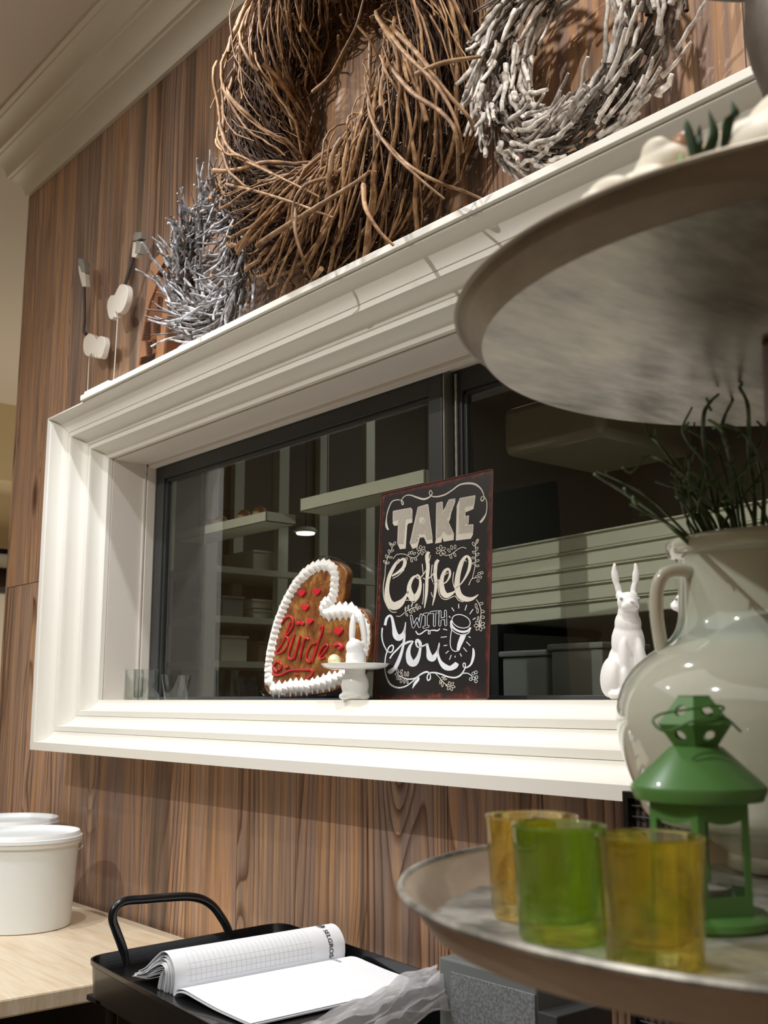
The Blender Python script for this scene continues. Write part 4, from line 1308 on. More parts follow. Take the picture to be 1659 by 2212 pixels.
pl = M().lathe([(.001, 0), (.045, .0), (.060, .004), (.0655, .0095), (.0665, .0105), (.064, .0112), (.058, .0075), (.044, .0045), (.001, .004)], cs + Vector((0, 0, zp - .006)), 64)
obj('plate', pl, MAT['ceramic'], stand)
zt = zp - .001
hd_ = [(cs + Vector((0, 0, zt + .006)), (.019, .018, .010), None), (cs + Vector((0, 0, zt + .014)), (.010, .010, .012), None),
       (cs - side * .001 + tow * .004 + Vector((0, 0, zt + .037)), (.0170, .018, .0165), None)]
for sx, tilt, hh in ((-.004, -.06, .032), (.011, .14, .034)):
    rot = Matrix.Rotation(tilt, 3, tow)
    hd_.append((cs + side * (sx + math.sin(tilt) * .03) + Vector((0, 0, zt + .072)), (.0082, .0052, hh), rot))
blob('head', hd_, .0016, MAT['ceramic'], stand, 4)
bp = hY(722, 1412, csY - .012)
MAT['pearl'] = simple('pearl', srgb(238, 232, 186), .15, coat=.8, metal=.15)
zpl = zp - .006 + .005
ball = M()
bm = bmesh.new()
bmesh.ops.create_uvsphere(bm, u_segments=28, v_segments=18, radius=.0128)
bm.verts.ensure_lookup_table()
cb_ = Vector((bp.x, bp.y, zpl + .0128))
ball.add([v.co + cb_ for v in bm.verts], [tuple(v.index for v in f.verts) for f in bm.faces])
bm.free()
obj('pearl_ball', ball, MAT['pearl'], label='pale gold pearly ball resting on the plate of the rabbit cake stand', cat='ball', ang=80)

# tealight glasses by the jamb
def tumbler(name, px0, px1, pyt, y, taper, wallt, label, mat, base=.006, group=None, zf=0.0):
    c = hY((px0 + px1) / 2, 1508, y)
    k = (c - CAM).dot(VF) / FPX
    R_ = (px1 - px0) / 2 * k
    h = (1511 - pyt) * k
    Rb = R_ * taper
    prof = [(.0004, 0), (Rb - .001, 0), (Rb, .001), (Rb + (R_ - Rb) * .97, h - .001), (R_ - wallt * .5, h), (R_ - wallt, h - .001), (Rb - wallt, base + .002), (Rb - wallt - .002, base), (.0004, base)]
    t_ = thing(name, (c.x, c.y, .0006), label, 'glass', group)
    obj('vessel', M().lathe(prof, (c.x, c.y, .0006), 48), mat, t_, ang=50)
    return t_
tumbler('tealight_glass', 268, 308, 1447, .085, 1, .0022, 'clear straight glass standing deepest in the left corner of the sill, against the reveal', MAT['clear'], group='clear glasses on the sill')
tumbler('tealight_glass', 287, 343, 1446, .022, 1, .0022, 'thick clear straight glass standing in front, second along the sill from the reveal', MAT['clear'], group='clear glasses on the sill')
tumbler('tealight_glass', 347, 412, 1458, .035, .74, .0024, 'clear tapered tumbler standing on the sill beside the straight glasses', MAT['clear'], group='clear glasses on the sill')

# white rabbit figures
def rabbit(base, rt, fw, s, label):
    """sitting up; rt = right of picture, fw = facing direction"""
    up = Vector((0, 0, 1))
    t_ = thing('rabbit_figure', base, label, 'figurine', 'white plaster rabbits on the sill')
    def E(x, f_, z, rx, rf, rz, tilt=0, lean=0):
        bas = Matrix((rt, fw, up)).transposed()
        rot = bas @ Matrix.Rotation(tilt, 3, 'Y') @ Matrix.Rotation(lean, 3, 'X')
        return (base + rt * x * s + fw * f_ * s + up * z * s, (rx * s, rf * s, rz * s), rot)
    el = [E(0, -.05, .24, .155, .16, .22), E(0, -.01, .42, .125, .13, .19), E(0, .01, .56, .10, .105, .12), E(0, .03, .64, .078, .085, .10),
          E(0, .05, .725, .083, .09, .078), E(0, .115, .70, .055, .06, .045), E(-.035, .12, .685, .034, .034, .03), E(.035, .12, .685, .034, .034, .03),
          E(-.05, .01, .775, .035, .05, .03), E(.05, .01, .775, .035, .05, .03),
          # haunches and hind feet
          E(-.145, .02, .17, .075, .15, .155, .12), E(.145, .02, .17, .075, .15, .155, -.12), E(-.135, .14, .035, .055, .12, .037), E(.135, .14, .035, .055, .12, .037),
          # fore legs
          E(-.062, .10, .30, .042, .05, .16, .06), E(.062, .10, .30, .042, .05, .16, -.06), E(-.07, .135, .13, .036, .042, .12, .04), E(.07, .135, .13, .036, .042, .12, -.04),
          E(-.07, .16, .028, .042, .06, .03), E(.07, .16, .028, .042, .06, .03),
          E(0, -.2, .12, .06, .06, .06)]
    for sg_ in (-1, 1):
        el.append(E(sg_ * .058, -.01, .83, .026, .022, .07, -sg_ * .22 * -1))
        el.append(E(sg_ * .078, -.01, .92, .030, .020, .085, sg_ * .12))
        el.append(E(sg_ * .082, -.01, .975, .020, .016, .06, sg_ * -.05))
    b = blob('body', el, .0020, MAT['plaster'], t_, 3)
    for v in b.data.vertices: v.co.z = max(v.co.z, .0006)
    for sg_ in (-1, 1):
        c = base + rt * sg_ * .066 * s + fw * .108 * s + up * .745 * s
        bm = bmesh.new()
        bmesh.ops.create_icosphere(bm, subdivisions=2, radius=.0125 * s)
        bm.verts.ensure_lookup_table()
        obj('eye', M().add([v.co + c for v in bm.verts], [tuple(v.index for v in f_.verts) for f_ in bm.faces]), simple('figure_eye', srgb(176, 172, 172), .4), t_)
        bm.free()
    c = base + fw * .172 * s + up * .712 * s
    obj('nose', M().prism([c - rt * .016 * s + up * .008 * s, c + rt * .016 * s + up * .008 * s, c - up * .012 * s], fw * .006 * s), simple('figure_nose', srgb(206, 196, 196), .5), t_)
    return t_
rb = hY(1362, 1510, .052)
rb.z = .0
kk = (rb - CAM).dot(VF) / FPX
tw_ = Vector((-VF.x, -VF.y, 0)).normalized()
rabbit(rb, Vector((VR.x, VR.y, 0)), tw_, (1512 - 1222) * kk, 'white plaster rabbit sitting upright with spread ears, standing next to the coffee sign')
rb2 = hY(1508, 1510, .060)
rb2.z = .0
fw2 = (Vector((-1, 0, 0)) * .95 + Vector((0, -.3, 0))).normalized()
rabbit(rb2, Vector((-fw2.y, fw2.x, 0)) * -1, fw2, .195, 'white plaster rabbit in profile, half hidden behind the pale jug')

# ------------------------------------------------------------------ tiered metal stand in front
TC = Vector((-.394, -.503, 0))
TB = Vector((-.394, -.560, 0))
UZ, BZ = .28, -.127
BF = -.152          # floor of the lower tray
ts = thing('tiered_stand', (TC.x, TB.y, -.26), 'large three tier aged zinc stand with shallow round trays in front of the window', 'stand')
def noisy_lathe(m, prof, c, n=96, amp=.0, seed=1):
    rg = random.Random(seed)
    k = [rg.uniform(0, 6.28) for _ in range(6)]
    b = len(m.v)
    m.lathe(prof, c, n)
    for i in range(b, len(m.v)):
        v = m.v[i]
        a = math.atan2(v.y - c[1], v.x - c[0])
        w_ = sum(math.sin((j + 2) * 2.3 * 1 // 1 * a + k[j]) for j in range(6)) / 6
        v.z += amp * w_ * min(1, (Vector((v.x - c[0], v.y - c[1])).length / .25))
    return m
def tray_part(c, zf, zr, Rf, Rr, under, inside, rim, lip=.0022):
    """flat floor, flared wall, rolled lip"""
    fl = M().lathe([(.0005, zf - .0015), (Rf, zf - .0015), (Rf + .0012, zf), (Rf, zf + .0012), (.0005, zf + .0012)], c, 96)
    o = obj('tray', fl, under, ts, ang=50)
    wl = M()
    noisy_lathe(wl, [(Rf + .0006, zf - .0012), (Rr, zr), (Rr - .0018, zr + .0003), (Rf - .0012, zf + .001)], c, 128)
    obj('rim', wl, rim, o, ang=50)
    lp = M()
    pts = [(c[0] + Rr * math.cos(2 * math.pi * i / 128), c[1] + Rr * math.sin(2 * math.pi * i / 128), c[2] + zr) for i in range(129)]
    lp.tube(pts, lip, 6, cap=False)
    obj('rolled_lip', lp, rim if under is MAT['zincunder'] else inside, o)
    return o
tray_part(TC, UZ + .0015, .3035, .280, .300, MAT['zincunder'], MAT['zinc'], MAT['zincrim2'])
tray_part(TB, BF, BZ, .281, .303, MAT['zinc'], MAT['zinc'], MAT['zincrim'], .0026)
tray_part(TC, .690, .712, .168, .180, MAT['zincunder'], MAT['zinc'], MAT['zincrim2'])
cprof = [(.0005, -.26), (.10, -.26), (.10, -.25), (.05, -.235), (.018, -.20), (.016, BF - .002)]
obj('foot', M().lathe(cprof, TB, 48), MAT['zincdark'], ts)
cA = Vector((TC.x, TC.y, 0))
obj('column', M().lathe([(.016, BF + .0014), (.016, -.06), (.022, 0), (.024, .05), (.018, .12), (.014, .22), (.02, .27), (.024, UZ - .001)], Vector((TB.x, TB.y + .03, 0)), 40), MAT['zincdark'], ts)
obj('column', M().lathe([(.046, UZ + .003), (.046, .33), (.042, .36), (.043, .45), (.046, .50), (.053, .525), (.0575, .552), (.0555, .578), (.046, .592), (.0445, .615), (.05, .65), (.056, .688)], TC, 48), MAT['zincdark'], ts)
# flat brown strip under the middle tray, ending at its far rim
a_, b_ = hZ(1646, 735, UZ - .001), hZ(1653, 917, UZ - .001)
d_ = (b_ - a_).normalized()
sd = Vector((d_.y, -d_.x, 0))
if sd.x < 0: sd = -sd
obj('underside_strip', M().prism([a_ + Vector((0, 0, -.0005)), b_ + Vector((0, 0, -.0005)) - d_ * .004, b_ - d_ * .004 + sd * .035 + Vector((0, 0, -.0005)), a_ + sd * .035 + Vector((0, 0, -.0005))], (0, 0, -.004)),
    simple('strip_brown', srgb(120, 86, 70), .5, nscale=20, namp=.2), ts, smooth=False, bevel=.001)

# on the middle tray: ceramic piglet-like figure, foliage, big pale figure
UT = UZ + .0028
pg = hZ(1325, 398, .31)
pg.z = UT
pg = pg + Vector((-.004, .040, 0))
figc = NT('glazed_cream')
f = figc.noise(figc.coord(), 26, 3, .5)
figc.l(figc.ramp(f, [(.5, srgb(240, 232, 214)), (.66, srgb(206, 176, 134))]), figc.p.inputs['Base Color'])
figc.p.inputs['Roughness'].default_value = .55
MAT['figure'] = figc.m
fig = thing('animal_figure', pg, 'small cream ceramic animal with blunt snout and brown ear lying on the middle tray', 'figurine')
r_ = Vector((VR.x, VR.y, 0))
f_ = -tw_
FS = 1.2
def rr_(x, y, z): return pg + r_ * x * FS + f_ * y * FS + Vector((0, 0, z * FS))
blob('body', [(rr_(.0, 0, .024), tuple(FS * q for q in (.026, .020, .018)), None), (rr_(.012, .0, .040), tuple(FS * q for q in (.020, .018, .016)), None), (rr_(-.020, -.004, .024), tuple(FS * q for q in (.016, .012, .012)), None), (rr_(-.03, -.006, .019), tuple(FS * q for q in (.0085, .0085, .0085)), None),
              (rr_(.02, .004, .022), tuple(FS * q for q in (.022, .02, .022)), None), (rr_(-.012, -.008, .005), tuple(FS * q for q in (.016, .008, .005)), None), (rr_(.004, -.006, .050), tuple(FS * q for q in (.009, .006, .008)), None)], .0016, MAT['figure'], fig, 4)
MAT['tan'] = simple('brown_glaze', srgb(178, 134, 100), .3)
blob('ear', [(rr_(.020, -.012, .046), tuple(FS * q for q in (.0088, .004, .0115)), None), (rr_(.016, -.012, .052), tuple(FS * q for q in (.006, .004, .006)), None)], .0012, MAT['tan'], fig, 3)
bg = hZ(1680, 290, .33)
bg.z = UT
big = thing('ceramic_bird_figure', bg, 'large pale glazed figure with brown patches on the middle tray by the column', 'figurine')
def rb_(x, y, z): return bg + r_ * x + f_ * y + Vector((0, 0, z))
blob('body', [(rb_(.0, .03, .035), (.050, .042, .036), None), (rb_(.028, .03, .062), (.040, .035, .034), None), (rb_(-.03, .03, .022), (.03, .03, .022), None)], .003, MAT['figure'], big)
blob('wing', [(rb_(.006, -.004, .046), (.026, .012, .012), Matrix.Rotation(.4, 3, f_)), (rb_(.022, -.004, .060), (.012, .010, .010), None)], .002, MAT['tan'], big)
MAT['leaf'] = simple('dark_green_leaf', srgb(46, 72, 40), .45, nscale=60, namp=.2)
MAT['leaflight'] = simple('light_green_leaf', srgb(110, 168, 82), .45)
MAT['yellow'] = simple('yellow_petal', srgb(244, 222, 44), .45)
lfz = hZ(1505, 352, .303)
plant = thing('artificial_plant', (lfz.x, lfz.y + .02, UT), 'dark green pointed artificial leaves standing on the middle tray between the ceramic figures', 'plant')
def blade(pxs, mat, dep, wd, parent=plant, name='leaf'):
    P = catmull([hY(x, y, dep) for x, y in pxs], 5)
    n = len(P)
    v = []
    for i, p in enumerate(P):
        u = i / (n - 1)
        h = wd * (math.sin(math.pi * min(1, .16 + .84 * u)) ** .8)
        v += [p - r_ * h, p + tw_ * .0025 * math.sin(math.pi * u), p + r_ * h, p - tw_ * .0006]
    m = M().add(v, [q for i in range(n - 1) for q in ((4 * i, 4 * i + 1, 4 * i + 5, 4 * i + 4), (4 * i + 1, 4 * i + 2, 4 * i + 6, 4 * i + 5), (4 * i + 2, 4 * i + 3, 4 * i + 7, 4 * i + 6), (4 * i + 3, 4 * i, 4 * i + 4, 4 * i + 7))])
    return obj(name, m, mat, parent, ang=80)
ly = lfz.y + .018
blade([(1512, 400), (1500, 330), (1488, 285), (1483, 257)], MAT['leaf'], ly, .0036)
blade([(1506, 400), (1508, 320), (1512, 268)], MAT['leaf'], ly + .003, .003)
blade([(1510, 400), (1525, 340), (1543, 290), (1531, 236)], MAT['leaf'], ly + .006, .0038)
blade([(1560, 380), (1572, 270), (1588, 245), (1580, 217)], MAT['leaf'], ly + .012, .0034)
blade([(1478, 400), (1472, 350), (1471, 333)], MAT['leaflight'], ly - .004, .0024)
yf_ = hZ(1392, 350, .31)
yp = thing('yellow_flower', (yf_.x, yf_.y + .045, UT), 'tiny yellow artificial blossom tucked behind the ear of the cream ceramic animal', 'flower')
blade([(1392, 410), (1390, 365), (1392, 322)], MAT['yellow'], yf_.y + .045, .0026, yp, 'petal')
blade([(1400, 410), (1402, 390), (1404, 372)], MAT['leaflight'], yf_.y + .043, .002, yp, 'leaf')

# pale glazed jug with twigs
VC = hD(1688, 1500, 1.0)
kv = 1.0 / FPX
VC.z = BF + .0014
zpx = lambda y: (1512 - y) * kv - VC.z * 1.0
rpx = lambda x: (1688 - x) * kv
t = NT('milky_glaze')
t.p.inputs['Base Color'].default_value = (*srgb(196, 197, 180), 1)
t.p.inputs['Roughness'].default_value = .07
t.p.inputs['Coat Weight'].default_value = .6
t.p.inputs['Subsurface Weight'].default_value = .25
t.p.inputs['Subsurface Scale'].default_value = .03
MAT['glaze'] = t.m
jug = thing('jug', VC, 'large pale glossy jug with a looped handle holding green twigs, standing on the lower tray', 'jug')
outer = [(.0006, 0), (.052, 0), (.056, .003), (rpx(1560), .015), (rpx(1480), .035)]
for x, y in ((1398, 1760), (1372, 1700), (1350, 1640), (1338, 1580), (1338, 1530), (1352, 1480), (1384, 1435), (1430, 1400), (1462, 1375), (1478, 1340), (1482, 1290), (1482, 1230), (1480, 1205), (1468, 1197), (1459, 1182), (1460, 1168), (1470, 1162)):
    outer.append((rpx(x), zpx(y)))
outer = [outer[0], outer[1], outer[2]] + [(p.x, p.y) for p in catmull([Vector((a[0], a[1], 0)) for a in outer[3:]], 3)]
inner = [(rpx(1486), zpx(1172)), (rpx(1494), zpx(1220)), (rpx(1492), zpx(1330)), (rpx(1440), zpx(1410)), (rpx(1360), zpx(1500)), (rpx(1350), zpx(1560)), (rpx(1410), zpx(1760)), (.03, .02), (.0006, .018)]
obj('body', M().lathe(outer + inner, VC, 96), MAT['glaze'], jug, ang=60)
Hn = [hD(x, y, 1.0) for x, y in ((1500, 1236), (1465, 1232), (1435, 1240), (1420, 1268), (1418, 1320), (1424, 1370), (1432, 1410), (1446, 1440))]
for p in Hn: p += (VC - hD(1688, 1500, 1.0)) * Vector((1, 1, 0)).length * 0
P = catmull(Hn, 6)
obj('handle', M().tube(P, [.0085] * len(P), 12, flat=.75), MAT['glaze'], jug)
# twigs
MAT['green'] = bark('green_twig', [srgb(40, 56, 28), srgb(74, 98, 50), srgb(112, 140, 84)], 50, .5)
MAT['greenlight'] = simple('pale_green_twig', srgb(150, 186, 140), .5)
TW = [([(1500, 1200), (1440, 1130), (1380, 1085), (1330, 1052), (1284, 1024)], .0017, 0),
      ([(1510, 1200), (1450, 1120), (1400, 1075), (1340, 1040), (1290, 1018)], .0013, 1),
      ([(1530, 1200), (1505, 1080), (1460, 1010), (1425, 960), (1400, 935), (1394, 916)], .0020, 2),
      ([(1540, 1200), (1520, 1100), (1490, 1040), (1440, 1000), (1400, 985), (1365, 1020), (1345, 1010)], .0012, 1),
      ([(1560, 1200), (1545, 1100), (1520, 1000), (1490, 960), (1475, 925), (1495, 880)], .0018, 1),
      ([(1580, 1200), (1570, 1090), (1525, 980), (1520, 900), (1535, 868), (1552, 852)], .0020, 1),
      ([(1590, 1200), (1600, 1080), (1575, 980), (1560, 920), (1585, 860), (1602, 832)], .0020, 1),
      ([(1600, 1200), (1630, 1060), (1618, 980), (1616, 880), (1598, 838), (1602, 832)], .0021, 1),
      ([(1620, 1200), (1650, 1080), (1640, 1000), (1610, 940), (1565, 918), (1540, 925)], .0020, 1),
      ([(1520, 1200), (1470, 1150), (1420, 1120), (1380, 1098), (1362, 1090)], .0013, 2),
      ([(1550, 1200), (1560, 1150), (1600, 1080), (1640, 1030), (1659, 1000)], .0016, 1),
      ([(1570, 1200), (1590, 1130), (1575, 1060), (1560, 1000), (1540, 960), (1480, 925)], .0015, 1),
      ([(1620, 1200), (1600, 1140), (1590, 1060), (1578, 1000), (1574, 960)], .0015, 1),
      ([(1640, 1200), (1630, 1130), (1600, 1040), (1640, 960), (1665, 900)], .0016, 1),
      ([(1535, 1200), (1490, 1130), (1470, 1060), (1475, 1010)], .0012, 1),
      ([(1600, 1200), (1580, 1160), (1540, 1090), (1500, 1060), (1450, 1040)], .0013, 1)]
rg = random.Random(12)
for k in range(16):
    x0 = rg.uniform(1500, 1660)
    TW.append(([(x0, 1200), (x0 + rg.uniform(-30, 20), 1130), (x0 + rg.uniform(-70, 40), 1070), (x0 + rg.uniform(-110, 60), rg.uniform(960, 1040))], rg.uniform(.0010, .0016), 1))
for i, (pp, rad, kind_) in enumerate(TW):
    dps = 1.0 + rg.uniform(-.035, .035)
    P = [hD(x, y, dps * (1 - .03 * j * rg.uniform(-.3, 1)) if j > 1 else 1.0 + (dps - 1) * .6) for j, (x, y) in enumerate(pp)]
    P[0] = P[0].lerp(Vector((VC.x, VC.y, P[0].z - .05)), .35)
    C_ = catmull(P, 5)
    k = len(C_)
    name_ = obj('twig', M().tube(C_, [rad * (1.15 - .55 * j / k) * rg.uniform(.9, 1.15) for j in range(k)], 6), MAT['green'], jug, ang=80, fixn=False)
    # little side shoots as sub-parts
    for s_ in range(2 if i < 12 else 1):
        j = rg.randint(k // 2, k - 3)
        dd = (C_[j + 1] - C_[j]).normalized()
        off = Quaternion(Vector((VF.x, VF.y, VF.z)), rg.choice((-1, 1)) * rg.uniform(.4, 1.0)) @ dd
        L_ = rg.uniform(.008, .022)
        obj('shoot', M().tube([C_[j], C_[j] + off * L_ * .5 + dd * L_ * .1, C_[j] + off * L_], [rad * .8, rad * .75, rad * .6], 6), MAT['greenlight'] if rg.random() < .4 else MAT['green'], name_, ang=80)

# green lantern
MAT['lgreen'] = simple('green_enamel', srgb(88, 134, 72), .36, coat=.15)
LC = hZ(1526, 1996, BF + .0014)
LC = LC + f_ * .004
kl = (Vector((LC.x, LC.y, -.07)) - CAM).dot(VF) / FPX
lz = lambda y: (1992 - y) * kl
lan = thing('lantern', LC, 'small bright green metal lantern with glass sides and wire loop on the lower tray', 'lantern')
hex0 = math.atan2(-tw_.y, -tw_.x) + math.radians(12)
Rh = .0375
bs = M().lathe([(.0005, .0), (.0455, 0), (.047, .002), (.046, .006), (.041, .009), (.0005, .009)], LC, 48)
obj('base', bs, MAT['lgreen'], lan)
zt0, zt1 = .009, lz(1735)
wl = M()
n6 = 6
ang6 = [hex0 + math.pi / 6 + i * math.pi / 3 for i in range(6)]
cn = [LC + Vector((Rh * math.cos(a), Rh * math.sin(a), 0)) for a in ang6]
for i in range(6):
    a, b = cn[i], cn[(i + 1) % 6]
    n_ = ((a + b) / 2 - LC)
    n_.z = 0
    n_.normalize()
    d = (b - a)
    L_ = d.length
    d = d / L_
    pm = M()
    def q4(s0, s1, z0, z1):
        pm.prism([a + d * s0 + Vector((0, 0, z0)), a + d * s1 + Vector((0, 0, z0)), a + d * s1 + Vector((0, 0, z1)), a + d * s0 + Vector((0, 0, z1))], -n_ * .0009)
    sw_ = .0052
    q4(0, sw_, zt0, zt1); q4(L_ - sw_, L_, zt0, zt1)
    q4(sw_, L_ - sw_, zt0, zt0 + .013)
    # arched head piece
    ap = [a + d * sw_ + Vector((0, 0, zt1))]
    for j in range(9):
        u = j / 8
        ap.append(a + d * (sw_ + (L_ - 2 * sw_) * u) + Vector((0, 0, zt1 - .012 - .003 * math.sin(math.pi * u))))
    ap.append(a + d * (L_ - sw_) + Vector((0, 0, zt1)))
    pm.prism(ap, -n_ * .0009)
    sidep = obj('side_frame', pm, MAT['lgreen'], lan, ang=30)
    obj('pane', M().prism([a + d * (sw_ - .001) - n_ * .0016 + Vector((0, 0, zt0 + .012)), a + d * (L_ - sw_ + .001) - n_ * .0016 + Vector((0, 0, zt0 + .012)), a + d * (L_ - sw_ + .001) - n_ * .0016 + Vector((0, 0, zt1 - .010)), a + d * (sw_ - .001) - n_ * .0016 + Vector((0, 0, zt1 - .010))], -n_ * .0006), MAT['pane'], sidep, smooth=False)
zr0, zr1 = lz(1722), lz(1628)
obj('roof', M().lathe([(.036, zr0 - .004), (.0435, zr0 - .005), (.0465, zr0 + .002), (.046, zr0 + .0045), (.0185, zr1), (.016, zr1 + .001), (.016, zr1 - .001), (.040, zr0)], LC, 64), MAT['lgreen'], lan, ang=35)
zc0, zc1, zc2 = zr1 + .0005, lz(1578), lz(1519)
# hexagonal chimney cap with round holes: two rings of six panels
def panel_with_hole(p0, p1, p2, p3, rh, parent):
    """p0,p1 bottom, p2,p3 top (same order), hole in the middle"""
    c = (p0 + p1 + p2 + p3) / 4
    ux = (p1 - p0).normalized()
    nn = (p1 - p0).cross(p3 - p0).normalized()
    if nn.dot(c - Vector((LC.x, LC.y, c.z))) < 0: nn = -nn
    uy = nn.cross(ux)
    bm = bmesh.new()
    ov = [bm.verts.new(p) for p in (p0, p1, p2, p3)]
    iv = [bm.verts.new(c + ux * rh * math.cos(2 * math.pi * k / 14) + uy * rh * math.sin(2 * math.pi * k / 14)) for k in range(14)]
    eds = [bm.edges.new((L[i], L[(i + 1) % len(L)])) for L in (ov, iv) for i in range(len(L))]
    bmesh.ops.triangle_fill(bm, use_beauty=True, edges=eds)
    r = bmesh.ops.extrude_face_region(bm, geom=bm.faces[:])
    for v in [g for g in r['geom'] if isinstance(g, bmesh.types.BMVert)]: v.co -= nn * .0008
    bm.verts.ensure_lookup_table()
    mm = M().add([v.co.copy() for v in bm.verts], [tuple(v.index for v in f.verts) for f in bm.faces])
    bm.free()
    return obj('cap_panel', mm, MAT['lgreen'], parent, ang=30)
R0, R1, R2 = .0165, .0285, .0125
for (ra, za, rb_2, zb2, rh) in ((R0, zc0, R1, zc1, .0042), (R1, zc1, R2, zc2, .0046)):
    for i in range(6):
        a0, a1 = ang6[i], ang6[(i + 1) % 6]
        q = lambda r, a, z: LC + Vector((r * math.cos(a), r * math.sin(a), z))
        panel_with_hole(q(ra, a0, za), q(ra, a1, za), q(rb_2, a1, zb2), q(rb_2, a0, zb2), rh, lan)
obj('cap_top', M().lathe([(.0005, zc2 + .0008), (R2, zc2 + .0008), (R2, zc2 - .0002), (.0005, zc2 - .0002)], LC, 6, a0=ang6[0]), MAT['lgreen'], lan, smooth=False)
wp = catmull([hD(x, y, (Vector((LC.x, LC.y, 0)) - CAM).dot(VF) - d) for x, y, d in ((1600, 1580, .0), (1560, 1548, .022), (1500, 1556, .032), (1440, 1580, .036), (1410, 1558, .034), (1430, 1542, .032), (1490, 1532, .028), (1545, 1524, .020), (1556, 1536, .012), (1432, 1572, .0))], 6)
obj('wire_loop', M().tube(wp, .0009, 6), MAT['lgreen'], lan)
tl = thing('tealight', (LC.x, LC.y, LC.z + .0095), 'grey unlit tealight candle standing inside the green lantern', 'candle')
obj('cup', M().lathe([(.0005, 0), (.0185, 0), (.019, .001), (.019, .015), (.0182, .015), (.018, .002), (.0005, .002)], LC + Vector((0, 0, .0095)), 32), simple('tealight_cup', srgb(140, 132, 128), .35, metal=.6), tl)
obj('wax', M().lathe([(.0005, .0022), (.0178, .0022), (.0178, .013), (.0005, .0136)], LC + Vector((0, 0, .0095)), 32), simple('wax', srgb(196, 186, 176), .5), tl)
obj('wick', M().tube([LC + Vector((0, 0, .0229)), LC + Vector((.0006, 0, .028))], .0006, 6), MAT['black'], tl)

# coloured votive glasses
def votive(px0, px1, pyt, pyb, mat, label):
    c = hZ((px0 + px1) / 2, pyb, BF + .0014)
    k = (Vector((c.x, c.y, c.z)) - CAM).dot(VF) / FPX
    R_ = (px1 - px0) / 2 * k * .985
    c = c + f_ * (R_ * .88)
    k = (Vector((c.x, c.y, c.z)) - CAM).dot(VF) / FPX
    R_ = (px1 - px0) / 2 * k * .985
    h = (pyb - pyt) * k * .93
    Rb = R_ * .86
    prof = [(.0004, .001), (Rb - .006, .0), (Rb - .001, .0005), (Rb + .0006, .003), (R_ - .0003, h * .97), (R_, h - .0012), (R_ - .0014, h), (R_ - .0028, h - .0015), (Rb - .0032, .020), (Rb - .006, .0135), (Rb - .010, .0115), (.0004, .0105)]
    t_ = thing('votive_glass', (c.x, c.y, BF + .0016), label, 'candle glass', 'coloured votive glasses on the lower tray')
    obj('vessel', M().lathe(prof, (c.x, c.y, BF + .0016), 64), mat, t_, ang=60)
votive(1062, 1268, 1768, 1998, MAT['yglass'], 'yellow glass candle holder behind the green one, nearest the tray rim')
votive(1122, 1334, 1790, 2050, MAT['gglass'], 'green glass candle holder in the middle of the three')
votive(1320, 1562, 1818, 2108, MAT['aglass'], 'olive amber glass candle holder beside the green lantern')

# ------------------------------------------------------------------ counter, buckets
ct = thing('counter', (-3.0, -.36, FLOOR), 'beech patterned counter against the timber wall carrying the white buckets', 'counter')
obj('worktop', M().box(-3.35, -1.985, -.72, -.0135, -.553, -.52), MAT['counter'], ct, smooth=False, bevel=.004)
obj('support', M().box(-3.3, -2.25, -.50, -.10, FLOOR, -.553), MAT['black'], ct, smooth=False)
def bucket(c, label):
    t_ = thing('bucket', c, label, 'bucket', 'white lidded buckets on the counter')
    obj('pail', M().lathe([(.0005, 0), (.110, 0), (.113, .002), (.118, .100), (.1235, .186), (.1285, .186), (.1295, .190), (.1295, .202), (.1235, .203), (.1205, .186), (.110, .004), (.0005, .004)], c, 72), MAT['plastic'], t_, ang=35)
    obj('lid', M().lathe([(.0005, .2035), (.116, .2035), (.119, .206), (.121, .213), (.1245, .214), (.1265, .210), (.1285, .2045), (.1310, .2035), (.1318, .196), (.1300, .1955), (.1298, .2025), (.0005, .2028)], c, 72), MAT['plastic'], t_, ang=35)
    a0 = math.radians(-105)
    e_ = Vector((c.x + .128 * math.cos(a0), c.y + .128 * math.sin(a0), c.z + .176))
    obj('handle_lug', M().boxm(Matrix.Translation(e_) @ Matrix.Rotation(a0, 4, 'Z'), .012, .034, .022), MAT['plastic'], t_, smooth=False, bevel=.003)
    P = [Vector((c.x + .134 * math.cos(a0 + q), c.y + .134 * math.sin(a0 + q), c.z + .172 - .050 * math.sin(q * 1.0))) for q in [math.pi * i / 24 for i in range(25)]]
    P = [Vector((c.x + .134 * math.cos(a0 - q), c.y + .134 * math.sin(a0 - q), c.z + .172 - .05 * math.sin(q))) for q in [math.pi * i / 24 for i in range(25)]]
    obj('bail', M().tube(P, .0018, 6), MAT['plastic'], t_)
bucket(Vector((-2.585, -.243, -.5195)), 'white plastic bucket with lid, in front on the counter')
bucket(Vector((-2.90, -.160, -.5195)), 'second white lidded bucket, behind the front one on the counter')

# ------------------------------------------------------------------ black tray trolley
RZ, FZ = -.420, -.447
cA_, cB_, cC_, cD_ = Vector((-1.772, -.462, 0)), Vector((-1.803, -.046, 0)), Vector((-1.235, -.104, 0)), Vector((-1.235, -.505, 0))
def ring(z, grow, r=.045, n=7):
    cs_ = [cA_, cB_, cC_, cD_]
    cen_ = sum(cs_, Vector()) / 4
    out = []
    Q = []
    for q in cs_:
        d = q - cen_
        Q.append(q + Vector((grow * math.copysign(1, d.x), grow * math.copysign(1, d.y), 0)))
    for i in range(4):
        p, a, b = Q[i], Q[i - 1], Q[(i + 1) % 4]
        s0 = p + (a - p).normalized() * r
        s1 = p + (b - p).normalized() * r
        for k in range(n + 1):
            u = k / n
            q = s0 * (1 - u) ** 2 + p * (2 * u * (1 - u)) * 1.0 + s1 * u * u
            out.append(Vector((q.x, q.y, z)))
    return out
